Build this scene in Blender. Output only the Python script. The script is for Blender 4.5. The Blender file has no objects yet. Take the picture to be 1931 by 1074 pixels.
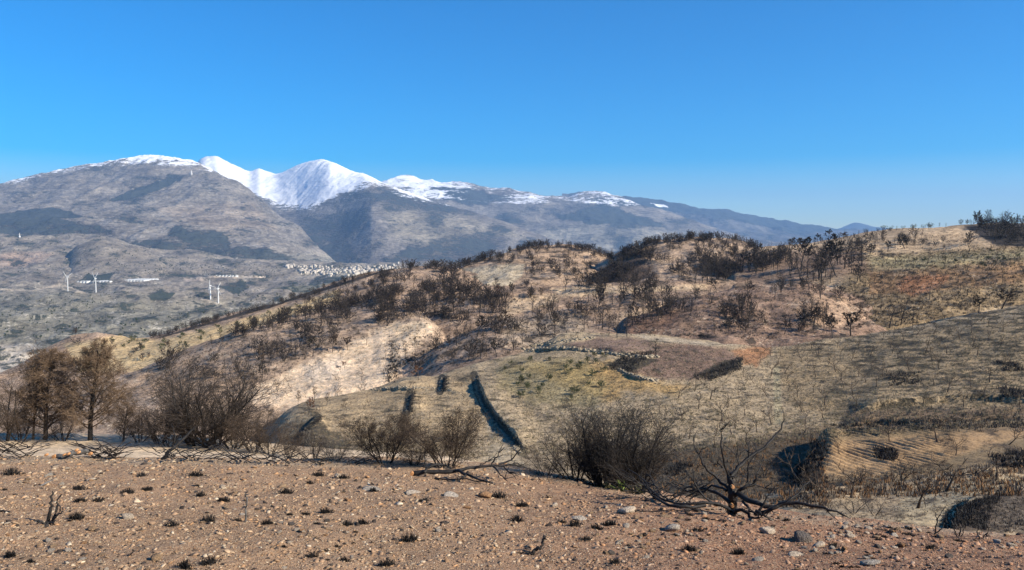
import bpy, math, random
import numpy as np
from mathutils import Vector, Matrix
from mathutils.bvhtree import BVHTree
random.seed(7); rng = np.random.default_rng(7)
SC = bpy.context.scene; COL = SC.collection

# ------------------------------------------------------------------ camera, sky, sun, exposure
F = 1487.0; CX = 965.5; CY = 537.0; PITCH = math.atan(87 / F)
cam_d = bpy.data.cameras.new('camera'); cam = bpy.data.objects.new('camera', cam_d); COL.objects.link(cam)
cam.location = (0, 0, 0); cam.rotation_euler = (math.pi / 2 - PITCH, 0, 0)
cam_d.sensor_width = 36; cam_d.lens = F * 36 / 1931; cam_d.clip_start = 0.1; cam_d.clip_end = 120000
SC.camera = cam
SUN_AZ = math.radians(112); SUN_EL = math.radians(31)
w = bpy.data.worlds.new('World'); SC.world = w; w.use_nodes = True
nt = w.node_tree; nt.nodes.clear()
sky = nt.nodes.new('ShaderNodeTexSky'); sky.sky_type = 'NISHITA'; sky.sun_disc = False
sky.sun_elevation = SUN_EL; sky.sun_rotation = SUN_AZ; sky.altitude = 1200
sky.air_density = 1.0; sky.dust_density = 0.0; sky.ozone_density = 3.0
hs = nt.nodes.new('ShaderNodeHueSaturation'); hs.inputs['Saturation'].default_value = 2.0; hs.inputs['Value'].default_value = 1.09
hs.inputs['Hue'].default_value = 0.505
bg = nt.nodes.new('ShaderNodeBackground'); bg.inputs['Strength'].default_value = 0.089
wo = nt.nodes.new('ShaderNodeOutputWorld')
nt.links.new(sky.outputs[0], hs.inputs['Color']); nt.links.new(hs.outputs[0], bg.inputs[0]); nt.links.new(bg.outputs[0], wo.inputs[0])
sd = bpy.data.lights.new('sun', 'SUN'); sd.energy = 5.0; sd.angle = math.radians(0.5); sd.color = (1, 0.90, 0.74)
sun = bpy.data.objects.new('sun', sd); COL.objects.link(sun)
SDIR = Vector((math.sin(SUN_AZ) * math.cos(SUN_EL), math.cos(SUN_AZ) * math.cos(SUN_EL), math.sin(SUN_EL)))
sun.rotation_euler = SDIR.to_track_quat('Z', 'Y').to_euler(); sun.location = SDIR * 50
SC.view_settings.view_transform = 'Standard'; SC.view_settings.look = 'None'
SC.view_settings.exposure = 0.85; SC.view_settings.gamma = 1.0; SC.view_settings.use_curve_mapping = False

# ------------------------------------------------------------------ noise
_P = rng.permutation(4096).astype(np.int64); _P = np.concatenate([_P, _P])
_GA = rng.uniform(0, 2 * np.pi, 4096); _GX = np.cos(_GA); _GY = np.sin(_GA)
def perlin(x, y):
    xi = np.floor(x).astype(np.int64); yi = np.floor(y).astype(np.int64)
    xf = x - xi; yf = y - yi
    u = xf * xf * xf * (xf * (xf * 6 - 15) + 10); v = yf * yf * yf * (yf * (yf * 6 - 15) + 10)
    def g(i, j, dx, dy):
        h = _P[(_P[i & 4095] + (j & 4095)) & 4095]
        return _GX[h] * dx + _GY[h] * dy
    a = g(xi, yi, xf, yf); b = g(xi + 1, yi, xf - 1, yf)
    c = g(xi, yi + 1, xf, yf - 1); d = g(xi + 1, yi + 1, xf - 1, yf - 1)
    return (a + u * (b - a)) * (1 - v) + (c + u * (d - c)) * v * 1.0
def fbm(x, y, octv=5, gain=.5, seed=0, ridged=False):
    s = np.zeros_like(x); a = 1.0; t = 0
    x = x + seed * 37.1; y = y - seed * 91.7
    for o in range(octv):
        n = perlin(x, y)
        if ridged: n = (1 - np.abs(n) * 2.4) - .45
        s += a * n; t += a
        x, y = (x * 1.62 + y * 1.18), (-x * 1.18 + y * 1.62)
        a *= gain
    return s / t * 1.6
def sstep(a, b, x):
    t = np.clip((x - a) / (b - a), 0, 1); return t * t * (3 - 2 * t)

# ------------------------------------------------------------------ pixel <-> place helpers
CP, SP = math.cos(PITCH), math.sin(PITCH)
def P(x, y, D):
    dx = (x - CX) / F; dy = (CY - y) / F; den = CP + dy * SP
    return dx / den * D, D, (dy * CP - SP) / den * D
def pix(X, Y, Z):
    dep = Y * CP - Z * SP; up = Y * SP + Z * CP
    return CX + F * X / dep, CY - F * up / dep
def cur(pts, x):
    a = np.array(pts, float); return np.interp(x, a[:, 0], a[:, 1])
def scur(pts, x):   # smooth curve through points
    a = np.array(pts, float); px, py = a[:, 0], a[:, 1]; n = len(px)
    h = np.diff(px); d = np.diff(py) / h
    m = np.zeros(n); m[1:-1] = (d[:-1] * h[1:] + d[1:] * h[:-1]) / (h[1:] + h[:-1]); m[0] = d[0]; m[-1] = d[-1]
    x = np.clip(x, px[0], px[-1]); i = np.clip(np.searchsorted(px, x) - 1, 0, n - 2); t = (x - px[i]) / h[i]
    return ((2*t**3 - 3*t**2 + 1) * py[i] + (t**3 - 2*t**2 + t) * h[i] * m[i] + (-2*t**3 + 3*t**2) * py[i+1] + (t**3 - t**2) * h[i] * m[i+1])
def sdpoly(x, y, poly):   # signed distance to polygon in pixels, negative inside
    p = np.array(poly, float); d = np.full(x.shape, 1e9); ins = np.zeros(x.shape, bool)
    for i in range(len(p)):
        ax, ay = p[i]; bx, by = p[(i + 1) % len(p)]
        ex, ey = bx - ax, by - ay; wx, wy = x - ax, y - ay
        t = np.clip((wx * ex + wy * ey) / (ex * ex + ey * ey + 1e-9), 0, 1)
        d = np.minimum(d, (wx - ex * t) ** 2 + (wy - ey * t) ** 2)
        c = ((ay <= y) & (by > y)) | ((by <= y) & (ay > y))
        with np.errstate(divide='ignore', invalid='ignore'):
            ins ^= c & (x < ax + (y - ay) / (by - ay + 1e-12) * ex)
    return np.where(ins, -1, 1) * np.sqrt(d)
def sdline(x, y, line):   # distance to polyline, side (+ right), height fraction along
    p = np.array(line, float); best = np.full(x.shape, 1e9); side = np.zeros(x.shape); al = np.zeros(x.shape)
    n = len(p) - 1
    for i in range(n):
        ax, ay = p[i]; bx, by = p[i + 1]; ex, ey = bx - ax, by - ay; wx, wy = x - ax, y - ay
        t = np.clip((wx * ex + wy * ey) / (ex * ex + ey * ey), 0, 1)
        d = np.hypot(wx - ex * t, wy - ey * t); k = d < best
        best = np.where(k, d, best); side = np.where(k, np.sign(wy * ex - wx * ey), side); al = np.where(k, (i + t) / n, al)
    return best, side, al

# ------------------------------------------------------------------ nodes
def mat(name):
    m = bpy.data.materials.new(name); m.use_nodes = True; t = m.node_tree; t.nodes.clear()
    o = t.nodes.new('ShaderNodeOutputMaterial'); b = t.nodes.new('ShaderNodeBsdfPrincipled')
    t.links.new(b.outputs[0], o.inputs[0]); b.inputs['Roughness'].default_value = .9
    b.inputs['Specular IOR Level'].default_value = .15
    return m, t, b
def nd(t, typ, ins=None, **props):
    n = t.nodes.new(typ)
    for k, v in props.items(): setattr(n, k, v)
    for k, v in (ins or {}).items():
        if isinstance(v, bpy.types.NodeSocket): t.links.new(v, n.inputs[k])
        else: n.inputs[k].default_value = v
    return n
def math_(t, op, a, b=0.0, c=None, clamp=False):
    n = nd(t, 'ShaderNodeMath', {0: a, 1: b}, operation=op); n.use_clamp = clamp
    if c is not None:
        if isinstance(c, bpy.types.NodeSocket): t.links.new(c, n.inputs[2])
        else: n.inputs[2].default_value = c
    return n.outputs[0]
def mix_(t, fac, a, b, mode='MIX'):
    n = t.nodes.new('ShaderNodeMix'); n.data_type = 'RGBA'; n.blend_type = mode; n.clamp_factor = True
    for s, v in ((n.inputs[0], fac), (n.inputs[6], a), (n.inputs[7], b)):
        if isinstance(v, bpy.types.NodeSocket): t.links.new(v, s)
        elif s is n.inputs[0]: s.default_value = v
        else: s.default_value = (*v, 1)
    return n.outputs[2]
def maprange(t, v, a, b, c, d):
    n = nd(t, 'ShaderNodeMapRange', {0: v, 1: a, 2: b, 3: c, 4: d}); n.clamp = True; return n.outputs[0]
def terrain_mat(name, coarse, fine, bump, veg=(.05, .05, .035), contrast=.55, stretch=1.0, voro=0, snow=False, grit=1.0, warm=(.90, .815, .755), palec=(.50, .41, .30)):
    m, t, b = mat(name)
    pos = nd(t, 'ShaderNodeNewGeometry').outputs['Position']
    mp = nd(t, 'ShaderNodeMapping', {'Vector': pos, 'Scale': (1, 1, stretch)}).outputs[0]
    A = nd(t, 'ShaderNodeTexNoise', {'Vector': mp, 'Scale': 1 / coarse, 'Detail': 8.0, 'Roughness': .65}).outputs[0]
    B = nd(t, 'ShaderNodeTexNoise', {'Vector': mp, 'Scale': 1 / fine, 'Detail': 5.0, 'Roughness': .75}).outputs[0]
    C = nd(t, 'ShaderNodeTexNoise', {'Vector': mp, 'Scale': 2.3 / fine, 'Detail': 3.0, 'Roughness': .7, 'Distortion': .6}).outputs[0]
    col = nd(t, 'ShaderNodeAttribute', attribute_name='Col').outputs['Color']
    mk = nd(t, 'ShaderNodeAttribute', attribute_name='Msk').outputs['Vector']
    sp = nd(t, 'ShaderNodeSeparateXYZ', {0: mk})
    cov, snw, pale = sp.outputs[0], sp.outputs[1], sp.outputs[2]
    f1 = maprange(t, A, .3, .7, 1 - contrast, 1 + contrast)
    f2 = maprange(t, B, .32, .68, 1 - .5 * grit, 1 + .55 * grit)
    ff = math_(t, 'MULTIPLY', f1, f2)
    c1 = nd(t, 'ShaderNodeVectorMath', {0: col, 1: (1, 1, 1)}, operation='MULTIPLY')
    cm = nd(t, 'ShaderNodeCombineXYZ', {0: math_(t, 'MULTIPLY', ff, warm[0]), 1: math_(t, 'MULTIPLY', ff, warm[1]), 2: math_(t, 'MULTIPLY', ff, warm[2])}); t.links.new(cm.outputs[0], c1.inputs[1])
    c = c1.outputs[0]
    # pale chips
    pf = math_(t, 'SUBTRACT', math_(t, 'MULTIPLY_ADD', C, .9, math_(t, 'MULTIPLY', A, .1)), math_(t, 'SUBTRACT', .8, math_(t, 'MULTIPLY', pale, .55)))
    pfac = maprange(t, pf, 0, .06, 0, .85)
    c = mix_(t, pfac, c, palec)
    # low scrub cover, plus bank and hollow shade painted into its mask
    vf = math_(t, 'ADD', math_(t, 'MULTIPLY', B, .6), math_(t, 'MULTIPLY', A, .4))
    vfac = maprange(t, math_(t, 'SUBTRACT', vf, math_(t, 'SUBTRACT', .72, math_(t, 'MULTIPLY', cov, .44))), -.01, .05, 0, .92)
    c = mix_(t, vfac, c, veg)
    vs = B
    if snow:
        sf = math_(t, 'ADD', math_(t, 'MULTIPLY', B, .5), math_(t, 'MULTIPLY', A, .5))
        sfac = maprange(t, math_(t, 'SUBTRACT', sf, math_(t, 'SUBTRACT', .78, math_(t, 'MULTIPLY', snw, .56))), -.015, .03, 0, 1)
        c = mix_(t, sfac, c, (.88, .9, .93))
    t.links.new(c, b.inputs['Base Color'])
    h = math_(t, 'ADD', math_(t, 'MULTIPLY', A, coarse / fine * .25), math_(t, 'ADD', B, math_(t, 'MULTIPLY', vfac, .5)))
    bp = nd(t, 'ShaderNodeBump', {'Height': h, 'Distance': bump, 'Strength': 1.0})
    if snow: t.links.new(maprange(t, sfac, 0, 1, 1.0, .35), bp.inputs['Strength'])
    t.links.new(bp.outputs[0], b.inputs['Normal'])
    return m

def make_mesh(name, V, Fc, mats, smooth=False, cols=None, mask=None, midx=None):
    me = bpy.data.meshes.new(name); V = np.asarray(V, np.float32); Fc = np.asarray(Fc, np.int32)
    nv, nf, k = len(V), len(Fc), Fc.shape[1]
    me.vertices.add(nv); me.vertices.foreach_set('co', V.ravel())
    me.loops.add(nf * k); me.loops.foreach_set('vertex_index', Fc.ravel())
    me.polygons.add(nf); me.polygons.foreach_set('loop_start', np.arange(0, nf * k, k, dtype=np.int32))
    if smooth: me.polygons.foreach_set('use_smooth', np.ones(nf, bool))
    if midx is not None: me.polygons.foreach_set('material_index', np.asarray(midx, np.int32))
    for m in (mats if isinstance(mats, (list, tuple)) else [mats]): me.materials.append(m)
    me.update(calc_edges=True)
    if cols is not None:
        a = me.color_attributes.new('Col', 'FLOAT_COLOR', 'POINT')
        c4 = np.ones((nv, 4), np.float32); c4[:, :3] = cols; a.data.foreach_set('color', c4.ravel())
    if mask is not None:
        a = me.attributes.new('Msk', 'FLOAT_VECTOR', 'POINT'); a.data.foreach_set('vector', np.asarray(mask, np.float32).ravel())
    return me
def link(name, me, parent=None, **props):
    o = bpy.data.objects.new(name, me); COL.objects.link(o)
    if parent is not None: o.parent = parent
    for k, v in props.items(): o[k] = v
    return o

# ------------------------------------------------------------------ terrain sheets
TV, TF, TOFF = [], [], [0]      # all terrain for ray casting
SHEETS = {}
def sheet(name, xr, step, knots, rows, back, noises=(), paint=None, material=None, feature=None, objname=None, edge=90):
    xs = np.arange(xr[0], xr[1] + step, step, dtype=float)
    K = []
    for ycrv, dcrv in knots:
        y = scur(ycrv, xs) if isinstance(ycrv, list) else np.full_like(xs, ycrv)
        d = cur(dcrv, xs) if isinstance(dcrv, list) else np.full_like(xs, dcrv)
        K.append(np.stack(P(xs, y, d), 1))
    d0 = K[-1]
    for bl, bd in back:
        q = d0.copy(); sc = (d0[:, 1] + bl) / d0[:, 1]; q[:, 0] *= sc; q[:, 1] += bl; q[:, 2] -= bd; K.append(q)
    K = np.array(K); n = len(K)                                  # n, cols, 3
    # tangents (monotone) along knots using Y as parameter
    Y = K[:, :, 1]; h = np.diff(Y, axis=0)
    pts = []; 
    rws = list(rows) + [max(6, rows[-1] // 4)] * len(back)
    def tang(A):
        d = np.diff(A, axis=0) / h; m = np.zeros_like(A)
        w1 = 2 * h[1:] + h[:-1]; w2 = h[1:] + 2 * h[:-1]
        with np.errstate(divide='ignore', invalid='ignore'):
            hm = (w1 + w2) / (w1 / d[:-1] + w2 / d[1:])
        m[1:-1] = np.where(d[:-1] * d[1:] > 0, hm, 0); m[0] = d[0]; m[-1] = d[-1]; return m
    MX, MZ = tang(K[:, :, 0]), tang(K[:, :, 2])
    for i in range(n - 1):
        r = rws[i]; tt = np.linspace(0, 1, r, endpoint=(i == n - 2))[:, None]
        H00, H10, H01, H11 = 2*tt**3 - 3*tt**2 + 1, tt**3 - 2*tt**2 + tt, -2*tt**3 + 3*tt**2, tt**3 - tt**2
        X = H00 * K[i, :, 0] + H10 * h[i] * MX[i] + H01 * K[i+1, :, 0] + H11 * h[i] * MX[i+1]
        Z = H00 * K[i, :, 2] + H10 * h[i] * MZ[i] + H01 * K[i+1, :, 2] + H11 * h[i] * MZ[i+1]
        pts.append(np.stack([X, K[i, :, 1] + tt * h[i], Z], 2))
    G = np.concatenate(pts, 0); R, C = G.shape[:2]
    X, Yy, Z = G[..., 0].copy(), G[..., 1].copy(), G[..., 2].copy()
    px0, py0 = pix(X, np.maximum(Yy, .5), Z)
    for (wl, amp, st, rd, sd_) in noises:
        nn = fbm(X / wl, Yy / wl * st, 6, .5, sd_, rd)
        Z = Z + amp * nn
    if edge:
        L0, R0 = xs[0], xs[-1]; q = np.zeros_like(xs)
        if L0 > -90: q = np.maximum(q, np.clip(1 - (xs - L0) / edge, 0, 1))
        if R0 < 2020: q = np.maximum(q, np.clip(1 - (R0 - xs) / edge, 0, 1))
        Z = Z - (q ** 2)[None, :] * Yy * .10
    if feature: Z, X = feature(X, Yy, Z, px0, py0)
    px, py = pix(X, np.maximum(Yy, .5), Z)
    # slope info
    col = np.zeros((R, C, 3)); msk = np.zeros((R, C, 3))
    paint(col, msk, X, Yy, Z, px, py)
    V = np.stack([X, Yy, Z], 2).reshape(-1, 3)
    idx = np.arange(R * C).reshape(R, C)
    Fq = np.stack([idx[:-1, :-1], idx[:-1, 1:], idx[1:, 1:], idx[1:, :-1]], 2).reshape(-1, 4)
    me = make_mesh(name, V, Fq, material, True, col.reshape(-1, 3), msk.reshape(-1, 3))
    o = link(objname or name, me, kind='structure')
    TV.append(V); TF.append(Fq + TOFF[0]); SHEETS[name] = (TOFF[0], TOFF[0] + len(V)); TOFF[0] += len(V)
    return o
def C3(col, v): col[...] = np.array(v)
def patch(col, px, py, poly, c, feather=6, wob=0, X=None, Y=None, amt=1.0, wl=20.):
    d = sdpoly(px, py, poly)
    if wob: d = d + wob * fbm(px / wl, py / wl * 1.7, 3, .5, 3)
    f = (1 - sstep(-feather, feather, d)) * amt
    if isinstance(c, (int, float)): col[...] += f * (c - col)
    else: col += f[..., None] * (np.array(c) - col)
    return f
# ------------------------------------------------------------------ the land, far to near
TAN = (.37, .275, .18); PALE = (.52, .44, .33); OLIVE = (.25, .235, .14); BURNT = (.19, .14, .10); ASH = (.235, .195, .16)
ORANGE = (.40, .18, .07); MTN = (.19, .165, .135); FOREST = (.03, .045, .035); RED = (.32, .19, .125)
M_far = terrain_mat('far_mountain', 900, 160, 28, veg=(.035, .048, .045), contrast=.45, snow=True, warm=(.85, .86, .88), palec=(.36, .35, .33))
M_mtn = terrain_mat('snow_mountain', 520, 80, 16, veg=(.035, .046, .042), contrast=.55, snow=True, stretch=4.5, warm=(.98, .96, .94), palec=(.42, .40, .36), grit=1.3)
M_val = terrain_mat('valley_hills', 150, 26, 5, veg=(.03, .042, .032), contrast=.45, warm=(.95, .91, .86), palec=(.50, .45, .37), grit=1.3, stretch=3)
M_mid = terrain_mat('burnt_hills', 16, 1.8, .55, veg=(.04, .033, .026), contrast=.4, grit=1.4)
M_near = terrain_mat('grassy_slope', 6, .5, .28, veg=(.05, .043, .03), contrast=.38, grit=1.5)
M_terr = terrain_mat('terrace_soil', 2.5, .3, .06, veg=(.07, .05, .035), contrast=.25)

def p_far(c, m, X, Y, Z, x, y):
    C3(c, (.13, .13, .12)); n = fbm(x / 60, y / 20, 4, .5, 5)
    m[..., 0] = .5 + .5 * n + .15
    m[..., 2] = .15
sheet('distant_peaks', (1300, 2300), 4, [(475, 20000), ([(1300, 440), (1440, 427), (1480, 425), (1500, 425), (1530, 428), (1560, 427), (1580, 431), (1596, 425), (1613, 420.5), (1628, 424), (1645, 428), (1670, 430), (1700, 433), (1760, 438), (2300, 442)], 25000)],
      [26], [(1500, 300), (3500, 1100)], [(2500, 60, 1, True, 2)], p_far, M_far, edge=0)

def p5(c, m, X, Y, Z, x, y):
    C3(c, (.15, .14, .12)); m[..., 0] = .35 + .6 * fbm(x / 50, y / 16, 4, .5, 6)
    patch(m[..., 0], x, y, [(1150, 360), (1300, 380), (1500, 420), (1620, 430), (1500, 440), (1380, 412), (1250, 395), (1150, 385)], .85, 5)
    patch(m[..., 1], x, y, [(1225, 382), (1255, 386), (1262, 391), (1240, 389)], .8, 3, 3)
    m[..., 2] = .25
sheet('blue_ridge', (1060, 1800), 2.5, [(500, 12500), ([(1060, 425), (1300, 440), (1800, 460)], 15500), ([(1060, 371), (1110, 371), (1160, 373), (1220, 381), (1300, 392), (1380, 404), (1450, 418), (1500, 427), (1560, 434), (1650, 440), (1800, 450)], 19000)],
      [40, 60], [(1500, 200), (3500, 1100)], [(1900, 130, .6, True, 4), (500, 30, .6, True, 9)], p5, M_far, edge=0)

def p4(c, m, X, Y, Z, x, y):
    C3(c, (.20, .18, .15)); n = fbm(x / 70, y / 22, 4, .5, 8)
    m[..., 0] = .38 + .5 * n; m[..., 2] = .35
    patch(m[..., 0], x, y, [(1140, 385), (1165, 395), (1200, 405), (1260, 430), (1180, 422), (1110, 420), (1050, 410)], .9, 6, 8)
    patch(m[..., 0], x, y, [(780, 350), (880, 352), (960, 375), (900, 388), (820, 372)], .75, 5, 9)
    patch(m[..., 0], x, y, [(1100, 372), (1170, 374), (1230, 388), (1180, 388), (1130, 384)], .75, 4, 5)
    sl = cur([(700, 372), (780, 374), (860, 376), (930, 382), (1000, 386), (1060, 378), (1120, 383), (1180, 388), (1220, 384)], x)
    m[..., 1] = np.clip(.42 + (sl - y) / 26, 0, .62 - .14 * sstep(800, 900, x)) * (x < 1225)
    patch(m[..., 1], x, y, [(810, 352), (880, 356), (960, 372), (900, 376), (850, 368)], .35, 4, 4)
    patch(c, x, y, [(1000, 440), (1100, 420), (1300, 430), (1400, 460), (1300, 500), (1000, 500)], (.24, .22, .17), 12, 8)
sheet('right_snow_ridge', (640, 1560), 2, [([(640, 530), (1560, 500)], 9500), ([(640, 470), (900, 455), (1200, 450), (1560, 470)], 11000), ([(640, 370), (700, 352), (735, 342), (752, 338), (768, 336.5), (800, 343), (850, 349), (885, 350), (900, 354), (940, 360), (1000, 367), (1035, 373), (1070, 373), (1095, 366), (1115, 365), (1150, 371), (1200, 385), (1260, 402), (1330, 428), (1400, 452), (1450, 468), (1560, 490)], [(640, 14500), (1100, 15000), (1500, 13500)])],
      [60, 80], [(900, 150), (3000, 1100)], [(1700, 90, .55, True, 11), (450, 22, .6, True, 12)], p4, M_mtn, edge=60)

def p2_(c, m, X, Y, Z, x, y):
    C3(c, (.19, .17, .145)); n = fbm(x / 60, y / 26, 4, .5, 18)
    m[..., 0] = .36 + .5 * n; m[..., 2] = .35
    sl = cur([(340, 345), (400, 345), (450, 352), (500, 372), (520, 385), (560, 392), (600, 388), (640, 370), (680, 350), (720, 346), (800, 380)], x)
    m[..., 1] = np.clip(.5 + (sl - y) / 55, 0, 1)
    patch(m[..., 0], x, y, [(690, 365), (740, 350), (860, 385), (900, 405), (800, 400), (700, 380)], .62, 10, 10)
    patch(m[..., 0], x, y, [(560, 430), (700, 380), (690, 420), (660, 470), (700, 510), (540, 510)], .6, 14, 12)
    patch(m[..., 0], x, y, [(700, 500), (860, 430), (960, 450), (900, 510)], .6, 14, 12)
    patch(c, x, y, [(720, 390), (860, 400), (1000, 450), (900, 440), (830, 480), (740, 440)], (.25, .22, .165), 14, 10)
    patch(m[..., 1], x, y, [(330, 400), (560, 400), (560, 520), (330, 520)], 0, 3)
sheet('snow_peak', (300, 1240), 1.8, [([(300, 540), (1240, 530)], 6800), ([(300, 470), (560, 440), (640, 452), (720, 430), (800, 450), (900, 470), (1100, 500), (1240, 520)], [(300, 9500), (560, 9500), (700, 8300), (900, 8200), (1240, 8200)]),
      ([(300, 350), (345, 322), (380, 302), (395, 299.5), (411, 298.5), (420, 303), (440, 312), (455, 319), (470, 324), (490, 320), (500, 324), (520, 329), (545, 321), (570, 312), (590, 306.5), (605, 304.5), (622, 306), (640, 314), (660, 322), (690, 331), (720, 345), (760, 358), (800, 372), (850, 388), (900, 404), (950, 420), (1000, 438), (1060, 456), (1120, 480), (1180, 505), (1240, 525)], [(300, 14500), (500, 14500), (620, 12500), (720, 11500), (850, 10500), (1000, 9600), (1240, 9000)])],
      [90, 130], [(800, 160), (2600, 1000)], [(1700, 40, .5, True, 21), (420, 13, .55, True, 22), (140, 7, .6, True, 23)], p2_, M_mtn)

def p1_(c, m, X, Y, Z, x, y):
    C3(c, (.20, .178, .148)); n = fbm(x / 70, y / 24, 4, .5, 28)
    m[..., 0] = .34 + .45 * n; m[..., 2] = .4
    crest = cur([(0, 348), (150, 319), (230, 306), (298, 298), (375, 308), (450, 350), (540, 412), (620, 490)], x)
    m[..., 1] = np.clip((.34 + .17 * sstep(225, 265, x) * sstep(385, 345, x)) - (y - crest - 4) / 60, .22, .8) * (x > -50) * sstep(480, 380, x) * sstep(430, 380, y)
    patch(m[..., 0], x, y, [(205, 378), (245, 360), (305, 340), (330, 332), (342, 334), (318, 350), (260, 372), (222, 379)], 1, 2, 3)
    patch(m[..., 0], x, y, [(310, 336), (318, 328), (350, 330), (340, 342), (322, 343)], .75, 3, 3)
    patch(m[..., 0], x, y, [(-40, 412), (60, 394), (100, 391), (135, 400), (155, 408), (110, 412), (60, 424), (0, 424), (-40, 428)], 1, 2, 3)
    patch(m[..., 0], x, y, [(-40, 428), (110, 412), (170, 420), (230, 440), (170, 446), (60, 442), (-40, 446)], .68, 6, 8)
    patch(m[..., 0], x, y, [(320, 440), (340, 415), (360, 440), (400, 435), (440, 455), (420, 480), (380, 470), (340, 455)], .75, 5, 9)
    patch(m[..., 0], x, y, [(230, 455), (330, 450), (500, 470), (620, 500), (620, 530), (300, 500)], .6, 8, 8)
    patch(c, x, y, [(300, 390), (480, 380), (520, 430), (420, 440), (330, 410)], (.26, .215, .165), 14, 8)
    patch(c, x, y, [(300, 490), (640, 480), (640, 540), (300, 540)], (.27, .25, .2), 10, 6)
sheet('big_left_mountain', (-460, 720), 1.8, [([(-460, 560), (720, 560)], 4600), ([(-460, 470), (0, 470), (300, 470), (500, 490), (720, 520)], 5600), ([(-460, 420), (0, 405), (150, 395), (300, 390), (420, 395), (520, 430), (620, 505), (720, 535)], [(-460, 7400), (400, 7400), (620, 6700), (720, 6400)]),
      ([(-460, 440), (-200, 385), (0, 349), (60, 338), (150, 319.5), (230, 306.5), (265, 301), (290, 298.3), (310, 299), (340, 304), (375, 309), (395, 318), (420, 333), (450, 352), (500, 388), (540, 415), (580, 447), (620, 492), (660, 520), (720, 540)], [(-460, 11000), (0, 10500), (300, 10500), (400, 9600), (500, 8500), (620, 7200), (720, 6900)])],
      [50, 80, 110], [(700, 150), (2400, 900)], [(1300, 75, .55, True, 31), (380, 26, .55, True, 32), (120, 7, .6, True, 33)], p1_, M_mtn)

# valley in front of the mountains
def pv(c, m, X, Y, Z, x, y):
    C3(c, (.235, .21, .175)); n = fbm(x / 50, y / 14, 5, .55, 38)
    m[..., 0] = .40 + .5 * n; m[..., 2] = .35 + .4 * fbm(x / 40, y / 12, 4, .5, 40)
    patch(c, x, y, [(-20, 480), (60, 474), (100, 478), (80, 492), (20, 505), (-20, 505)], (.38, .29, .22), 4, 5)
    patch(c, x, y, [(110, 478), (180, 455), (230, 462), (300, 470), (290, 480), (200, 484), (130, 486)], (.22, .195, .16), 5, 5)
    patch(c, x, y, [(245, 492), (270, 490), (295, 500), (290, 506), (262, 506)], (.42, .31, .235), 2, 3)
    patch(c, x, y, [(150, 494), (170, 492), (172, 500), (152, 502)], (.42, .31, .235), 2, 3)
    patch(c, x, y, [(560, 508), (720, 500), (760, 520), (640, 524), (580, 520)], (.36, .33, .27), 6, 5)
    patch(c, x, y, [(345, 522), (380, 521), (384, 529), (352, 530)], (.46, .38, .31), 1.5, 2)
    for line in ([(0, 545), (60, 548), (115, 536), (160, 552)], [(110, 530), (120, 545), (165, 553)], [(0, 615), (60, 600), (130, 575)], [(395, 521), (500, 522)], [(380, 565), (410, 569), (450, 580)]):
        d, s, a = sdline(x, y, line); f = sstep(1.8, .6, d); c += f[..., None] * (np.array((.5, .42, .33)) - c); m[..., 0] *= 1 - f
    patch(m[..., 0], x, y, [(145, 530), (180, 508), (215, 515), (205, 528)], .75, 3, 4)
    patch(m[..., 0], x, y, [(280, 558), (300, 550), (330, 552), (320, 564), (290, 565)], .9, 3, 4)
    patch(m[..., 0], x, y, [(420, 540), (455, 528), (470, 545), (440, 556)], .72, 4, 4)
    patch(m[..., 0], x, y, [(600, 520), (700, 520), (640, 545), (570, 545)], .66, 4, 4)
    patch(c, x, y, [(-300, 560), (120, 545), (400, 570), (600, 575), (600, 760), (-300, 760)], (.215, .205, .165), 25, 20)
    patch(c, x, y, [(-300, 655), (60, 648), (90, 665), (40, 700), (-300, 720)], (.43, .385, .32), 4, 4)
    m[..., 0] = np.clip(m[..., 0], 0, 1)
sheet('valley_floor', (-420, 980), 2, [([(-420, 760), (980, 700)], 900), ([(-420, 655), (200, 650), (980, 620)], 1300), ([(-420, 590), (200, 585), (500, 575), (980, 570)], 2300), ([(-420, 545), (100, 548), (400, 550), (980, 540)], 3200), ([(-420, 500), (250, 508), (600, 512), (980, 508)], 4300), ([(-420, 446), (60, 446), (200, 450), (300, 470), (500, 492), (980, 498)], 5400)],
      [40, 60, 60, 60, 60], [(500, 60), (1500, 300)], [(700, 38, .7, True, 41), (180, 13, .7, True, 42), (60, 3, .8, False, 43)], pv, M_val)
def pk(c, m, X, Y, Z, x, y):
    C3(c, (.225, .2, .165)); m[..., 0] = .36 + .3 * fbm(x / 40, y / 14, 4, .5, 44); m[..., 2] = .25
sheet('bare_knoll', (60, 380), 2.5, [([(60, 560), (380, 560)], 3500), ([(60, 515), (380, 518)], 4100), ([(60, 500), (110, 482), (150, 462), (175, 455), (190, 454), (215, 458), (250, 470), (290, 482), (340, 494), (380, 502)], 4700)],
      [40, 40], [(200, 30), (600, 250)], [(300, 14, .7, True, 45)], pk, M_val)
def pt(c, m, X, Y, Z, x, y):
    C3(c, (.205, .2, .155)); m[..., 0] = .36 + .35 * fbm(x / 30, y / 14, 4, .5, 46); m[..., 2] = .3
    patch(m[..., 0], x, y, [(440, 560), (560, 545), (640, 560), (500, 600), (430, 590)], .6, 9, 6)
sheet('turbine_hill', (180, 760), 2, [([(180, 680), (760, 640)], 1900), ([(180, 640), (250, 605), (330, 583), (380, 566.5), (397, 563.5), (412, 569.5), (440, 572), (480, 560), (530, 545), (600, 536), (660, 530), (760, 525)], [(180, 2500), (420, 2600), (760, 3300)])],
      [90], [(150, 30), (700, 260)], [(350, 16, .8, True, 47), (90, 4, .8, False, 48)], pt, M_val)

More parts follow.
